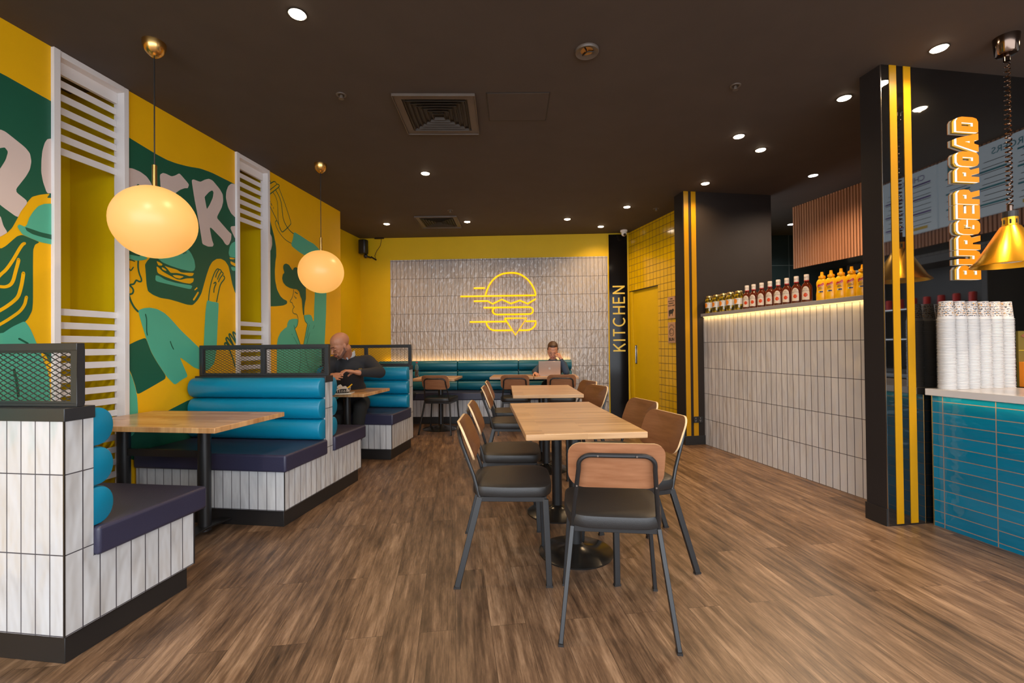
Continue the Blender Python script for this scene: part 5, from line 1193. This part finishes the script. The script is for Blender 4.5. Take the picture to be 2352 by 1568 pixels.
def add_head(B, c, fwd, up, k=1.0, fem=False):
    R, P = headframe(c, fwd, up); q = lambda x, y, z: P(x*k, y*k, z*k); e = lambda p, r: B.ell(q(*p), tuple(v*k for v in r), R)
    e((0, -.012, .042), (.074, .094, .080)); e((0, .022, .0), (.066, .070, .075)); e((0, .030, -.045), (.054 if not fem else .048, .058, .058)); e((0, .058, -.086), (.026 if not fem else .021, .024, .022))
    for s_ in (-1, 1):
        B.cap(q(s_*.056, .005, -.045), q(s_*.028, .050, -.083), .020*k, .018*k)
        e((s_*.036, .058, -.030), (.020, .018, .022)); B.cap(q(s_*.012, .088, .020), q(s_*.044, .074, .024), .010*k, .009*k)
        e((s_*.072, -.004, -.012), (.008, .014, .024)); e((s_*.076, -.010, .000), (.006, .012, .017))
        e((s_*.010, .101, -.034), (.007, .008, .006))
    B.cap(q(0, .090, .008), q(0, .112, -.030), .009*k, .0115*k); B.cap(q(-.022, .083, -.060), q(.022, .083, -.060), .012*k)
    B.cap(q(0, .086, -.052), q(0, .088, -.070), .012*k)
    return R, q
def add_hand(B, wrist, knuck, palm_n, curl, spread=.0, k=1.0, thumb_side=1, tcurl=.5, lens=(.072, .082, .076, .060)):
    """wrist -> knuckle centre, palm_n = palm normal; fingers bend towards the palm"""
    w = Vector(wrist); kc = Vector(knuck); f = (kc-w).normalized(); n = Vector(palm_n); n = (n-f*n.dot(f)).normalized(); s_ = f.cross(n).normalized()*thumb_side
    PR = Matrix((s_, f, n)).transposed(); B.ell(w.lerp(kc, .52), (.040*k, .056*k, .0175*k), PR); B.cap(w-f*.01, w+f*.02, .026*k, .024*k)
    for i in range(4):
        o = (1.5-i)*.0205*k
        base = kc+s_*o-f*(.004*abs(i-1.2))*k
        B.cap(w+s_*o*.45, base, .0135*k, .0112*k)
        L = lens[i]*k; d = (f+s_*(1.5-i)*spread).normalized(); p = base; ang = 0
        for j, (fr_, rr) in enumerate(((.46, .0090), (.30, .0080), (.24, .0070))):
            ang += curl[i][j] if isinstance(curl[i], (tuple, list)) else curl[i]*(.7, 1.1, .7)[j]
            dd = (d*math.cos(ang)+n*math.sin(ang)).normalized(); q_ = p+dd*L*fr_
            B.cap(p, q_, rr*k*1.06, rr*k, 10); p = q_
    tb = w+f*.022*k+s_*.020*k; t1 = tb+(f*.62+s_*.7+n*.25).normalized()*.040*k; t2 = t1+(f*.9+s_*.25+n*tcurl).normalized()*.030*k; t3 = t2+(f*.9-s_*.05+n*tcurl*1.4).normalized()*.024*k
    B.chain([tb, t1, t2, t3], [.0145*k, .0115*k, .0098*k, .0085*k], 10)
    return s_, f, n
# ---- seated man
man = thing('person', 'bald bearded person in a charcoal sweater, seated in the furthest booth looking down', 'person', fpt(FL, 4.80, 2.42, .0))
man.location = (0, 0, 0)
base = fpt(FL, 4.82, 2.44, .487); man.location = base
def L_(p): return Vector(p)-base
hip = Vector((-1.775, 5.02, .60)); 
pel = at(812, 910, 5.12); pel.z = .60
belly = at(806, 893, 4.95); chest = at(803, 853, 4.83); neck = at(797, 822, 4.77)
shL = at(845, 830, 4.84); elL = at(872, 855, 4.74); wrL = at(823, 855.5, 4.52)
shR = at(765, 833, 4.76); elR = at(742, 874, 4.62); wrR = at(752, 865, 4.46)
headc = at(782, 793, 4.60)
fwd = Vector((-.62, -.66, -.50)); up = Vector((-.18, -.28, .92))
B = Body()
R, q = add_head(B, L_(headc), fwd, up, 1.06)
hb = q(0, -.035, -.05)
B.cap(hb, L_(neck)+Vector((0, .01, -.01)), .052, .060)
B.chain([L_(neck), L_(chest), L_(belly), L_(pel)], [.055, .11, .12, .12], 20)
B.chain([L_(chest)+Vector((.05, 0, .04)), L_(shL), L_(elL), L_(wrL)], [.055, .052, .040, .026])
B.chain([L_(chest)+Vector((-.05, 0, .04)), L_(shR), L_(elR), L_(wrR)], [.055, .052, .040, .026])
kn = [at(776, 950, 4.80), at(828, 945, 4.82)]; ft = [at(766, 985, 4.74), at(814, 990, 4.80)]
for i, s_ in enumerate((-.09, .09)):
    kn[i].z = .555; ft[i].z = .07
    B.chain([L_(pel)+Vector((s_, 0, -.02)), L_(kn[i]), L_(ft[i])], [.08, .055, .035])
    B.cap(L_(ft[i]), L_(ft[i])+Vector((-.02, -.15, -.04)), .036, .026)
# hands: his left hand hangs over, fingers curled down; his right reaches under it
knL = at(793, 850.5, 4.47)
add_hand(B, L_(wrL), L_(knL), Vector((-.25, -.1, -1)), [(.55, .55, .4), (.6, .6, .4), (.65, .6, .4), (.75, .5, .3)], .03, 1.02, -1, .9)
knR = at(771, 864, 4.42)
add_hand(B, L_(wrR), L_(knR), Vector((-.1, .8, -.5)), [(.0, .10, .10), (.05, .12, .1), (.10, .14, .1), (.15, .15, .1)], .06, 1.02, -1, .1)
body = B.build('body', M['skin1'], man, .0046, 5)
sw = Body()
sw.chain([L_(neck)+Vector((0, .012, -.018)), L_(chest), L_(belly), L_(pel)+Vector((0, 0, .02))], [.088, .142, .138, .140], 22)
sw.ell(L_(chest)+Vector((.0, -.01, .03)), (.185, .120, .13), Matrix.Rotation(-.15, 3, 'Z'))
sw.ell(L_(belly), (.165, .125, .14))
sw.chain([L_(neck)+Vector((.05, .02, -.05)), L_(shL), L_(elL), L_(wrL).lerp(L_(elL), .14)], [.065, .075, .062, .040])
sw.chain([L_(neck)+Vector((-.05, .01, -.05)), L_(shR), L_(elR), L_(wrR).lerp(L_(elR), .10)], [.065, .072, .058, .040])
sw.build('sweater', M['knit'], man, .009, 4)
jn = Body()
for i, s_ in enumerate((-.09, .09)): jn.chain([L_(pel)+Vector((s_, 0, -.03)), L_(kn[i]), L_(ft[i])+Vector((0, 0, .03))], [.098, .075, .052])
jn.ell(L_(pel)+Vector((0, 0, -.01)), (.165, .12, .10)); jn.build('jeans', M['jeans'], man, .010, 4)
sh = Body()
for i in range(2): sh.cap(L_(ft[i])+Vector((0, .02, -.02)), L_(ft[i])+Vector((-.02, -.17, -.032)), .045, .036)
sh.build('shoes', M['seatblk'], man, .009, 2)
# collar: two folded wings around the neck
nb = L_(neck)+Vector((0, .0, .052))
cl = Body(); 
for i in range(15):
    a0 = math.radians(-205+i*230/15); a1 = math.radians(-205+(i+1)*230/15)
    f0 = lambda a: nb+Vector((.072*math.cos(a), .068*math.sin(a), .010+.022*math.sin(a)))
    cl.cap(f0(a0), f0(a1), .010, .010, 8); cl.cap(f0(a0)+Vector((0, 0, -.018)), f0(a1)+Vector((0, 0, -.018)), .013, .013, 8); cl.cap(f0(a0)+Vector((0, 0, -.036)), f0(a1)+Vector((0, 0, -.036)), .015, .015, 8)
for s_ in (-1, 1): cl.cap(nb+Vector((s_*.028-.01, -.076, -.030)), nb+Vector((s_*.052-.01, -.094, -.066)), .014, .007, 8)
cl.build('shirt_collar', M['shirt'], man, .006, 2)
# beard, brows, eyes, lips
bd = Body(); k = 1.06
for s_ in (-1, 1):
    bd.cap(q(s_*.066, .006, -.022), q(s_*.059, .010, -.050), .0105, .017); bd.cap(q(s_*.060, .014, -.052), q(s_*.030, .056, -.088), .0175, .0185); bd.cap(q(s_*.030, .056, -.090), q(0, .068, -.098), .019, .019)
    bd.cap(q(s_*.024, .087, -.050), q(s_*.028, .078, -.076), .0075, .008); bd.cap(q(0, .100, -.046), q(s_*.024, .090, -.051), .005, .006)
bd.build('beard', M['beard'], man, .0045, 2)
e_ = MB()
for s_ in (-1, 1):
    e_.tube([q(s_*.014, .101, .026), q(s_*.030, .097, .033), q(s_*.048, .083, .029)], .0042, 6)
e_.build('eyebrows', M['beard'], man, smooth=True)
for s_ in (-1, 1):
    b = MB(); c_ = q(s_*.031, .076, .001); b.sphere(c_, .0125, 16, 10); o = b.build('eye', M['skin1'], man, smooth=True)
    b = MB(); b.tube([q(s_*.017, .088, -.006), q(s_*.031, .0925, -.009), q(s_*.046, .082, -.006)], .0026, 6); b.build('lashes', M['beard'], o)
b = Body(); b.cap(q(-.017, .094, -.0575), q(.017, .094, -.0575), .0058); b.cap(q(-.015, .092, -.069), q(.015, .092, -.069), .0066); b.build('lips', M['lip'], man, .003, 1)
b = MB(); b.sphere(q(.080, -.006, -.036), .0045, 10, 6); b.sphere(q(-.080, -.006, -.036), .0045, 10, 6); b.build('earring', M['steel'], man, smooth=True)
# wrist watch and ring
wd = (L_(elL)-L_(wrL)).normalized(); wc = L_(wrL)+wd*.028
b = MB(); b.cyl(wc-wd*.011, wc+wd*.011, .0335, .0335, 20); o = b.build('wristwatch', M['seatblk'], man, smooth=True)
b = MB(); b.cyl(wc+Vector((0, -.008, .026)), wc+Vector((0, -.012, .040)), .019, .018, 20); b.build('watch_face', M['steel'], o)
b = MB(); rp = L_(knL)+Vector((-.004, -.004, -.004)); b.cyl(rp+Vector((.01, -.012, .0)), rp+Vector((.004, -.013, .0)), .0105, .0105, 14); b.build('ring', M['gold'], man, smooth=True)
# ---- seated woman with laptop
wb = Vector((at(1270, 860, 7.10).x, 7.08, .487))
wom = thing('person', 'person with tied-back brown hair and denim jacket behind the laptop, head resting on hand', 'person', wb)
wom['label'] = 'person with tied-back brown hair and denim jacket behind the laptop, head resting on hand'
def W_(p): return Vector(p)-wb
hc = at(1269.5, 805.5, 6.86); nk = at(1270, 829, 6.96); ch = at(1268, 850, 7.02); pv = at(1268, 880, 7.08); pv.z = .60
s1 = at(1248, 838, 6.98); e1 = at(1229, 857, 6.90); w1 = at(1229.5, 859, 6.72); e1.z = .80; w1.z = .785
s2 = at(1294, 838, 6.96); e2 = at(1301, 860, 6.74); w2 = at(1288, 823, 6.76); e2.z = .80
B = Body(); R, q = add_head(B, W_(hc), Vector((-.06, -.88, -.42)), Vector((0, -.35, .9)), 1.0, True)
B.cap(q(0, -.03, -.05), W_(nk), .042, .050); B.chain([W_(nk), W_(ch), W_(pv)], [.048, .09, .11], 18)
B.chain([W_(ch)+Vector((-.04, 0, .04)), W_(s1), W_(e1), W_(w1)], [.045, .045, .034, .022]); B.chain([W_(ch)+Vector((.04, 0, .04)), W_(s2), W_(e2), W_(w2)], [.045, .045, .034, .022])
k1 = at(1234, 860, 6.64); k1.z = .778
add_hand(B, W_(w1), W_(k1), Vector((0, -.2, -1)), [(.25, .3, .3)]*4, .05, .92, -1, .4)
k2 = at(1283, 812, 6.77)
add_hand(B, W_(w2), W_(k2), Vector((-.5, .3, .2)), [(1.2, 1.4, .8)]*4, .0, .95, 1, .6)
for s_ in (-.08, .08):
    kk = Vector((s_*1.1, -.42, .07)); B.chain([W_(pv)+Vector((s_, 0, -.03)), kk, Vector((s_, -.44, -.42))], [.075, .052, .034]); B.cap((s_, -.44, -.44), (s_, -.58, -.46), .03, .022)
B.build('body', M['skin2'], wom, .0052, 3)
jk = Body(); jk.chain([W_(nk)+Vector((0, .01, -.025)), W_(ch), W_(pv)+Vector((0, 0, .03))], [.085, .130, .130], 20); jk.ell(W_(ch)+Vector((0, 0, .0)), (.165, .11, .12))
jk.chain([W_(nk)+Vector((-.05, .01, -.05)), W_(s1), W_(e1), W_(w1).lerp(W_(e1), .15)], [.06, .062, .050, .036]); jk.chain([W_(nk)+Vector((.05, .01, -.05)), W_(s2), W_(e2), W_(w2).lerp(W_(e2), .2)], [.06, .062, .052, .038])
for i in range(13):
    a0 = math.radians(-200+i*220/13); a1 = math.radians(-200+(i+1)*220/13); cc = W_(nk)+Vector((0, 0, .004)); g = lambda a: cc+Vector((.066*math.cos(a), .060*math.sin(a), .022*math.sin(a)))
    jk.cap(g(a0), g(a1), .015, .015, 8)
jk.build('denim_jacket', M['denim'], wom, .009, 3)
tr = Body()
for s_ in (-.08, .08): kk = Vector((s_*1.1, -.42, .07)); tr.chain([W_(pv)+Vector((s_, 0, -.03)), kk, Vector((s_, -.44, -.36))], [.092, .068, .050])
tr.build('trousers', M['jeans'], wom, .010, 3)
hr = Body(); k = 1
hr.ell(q(0, -.034, .056), (.081, .096, .084), R); hr.ell(q(0, -.004, .090), (.064, .070, .042), R); hr.cap(q(-.072, .008, .05), q(-.076, -.006, .012), .012, .008); hr.cap(q(.072, .008, .05), q(.076, -.006, .012), .012, .008); hr.ell(q(0, -.125, .055), (.035, .035, .035), R)
hr.build('hair', M['hairb'], wom, .006, 2)
e_ = MB()
for s_ in (-1, 1): e_.tube([q(s_*.014, .095, .026), q(s_*.030, .092, .031), q(s_*.046, .079, .027)], .0028, 6)
e_.build('eyebrows', M['hairb'], wom, smooth=True)
for s_ in (-1, 1):
    b = MB(); b.sphere(q(s_*.030, .0715, .0), .0118, 14, 8); o = b.build('eye', M['skin2'], wom, smooth=True)
    b = MB(); b.tube([q(s_*.017, .083, -.005), q(s_*.030, .0875, -.008), q(s_*.044, .078, -.004)], .0026, 6); b.build('lashes', M['hairb'], o)
b = Body(); b.cap(q(-.016, .0925, -.0565), q(.016, .0925, -.0565), .0055); b.cap(q(-.014, .0905, -.067), q(.014, .0905, -.067), .0066); b.build('lips', plain('rose_lip', (.36, .05, .045), .4), wom, .003, 1)
wd = (W_(e2)-W_(w2)).normalized(); b = MB(); b.cyl(W_(w2)+wd*.012, W_(w2)+wd*.034, .030, .032, 18); b.build('black_cuff', M['seatblk'], wom, smooth=True)
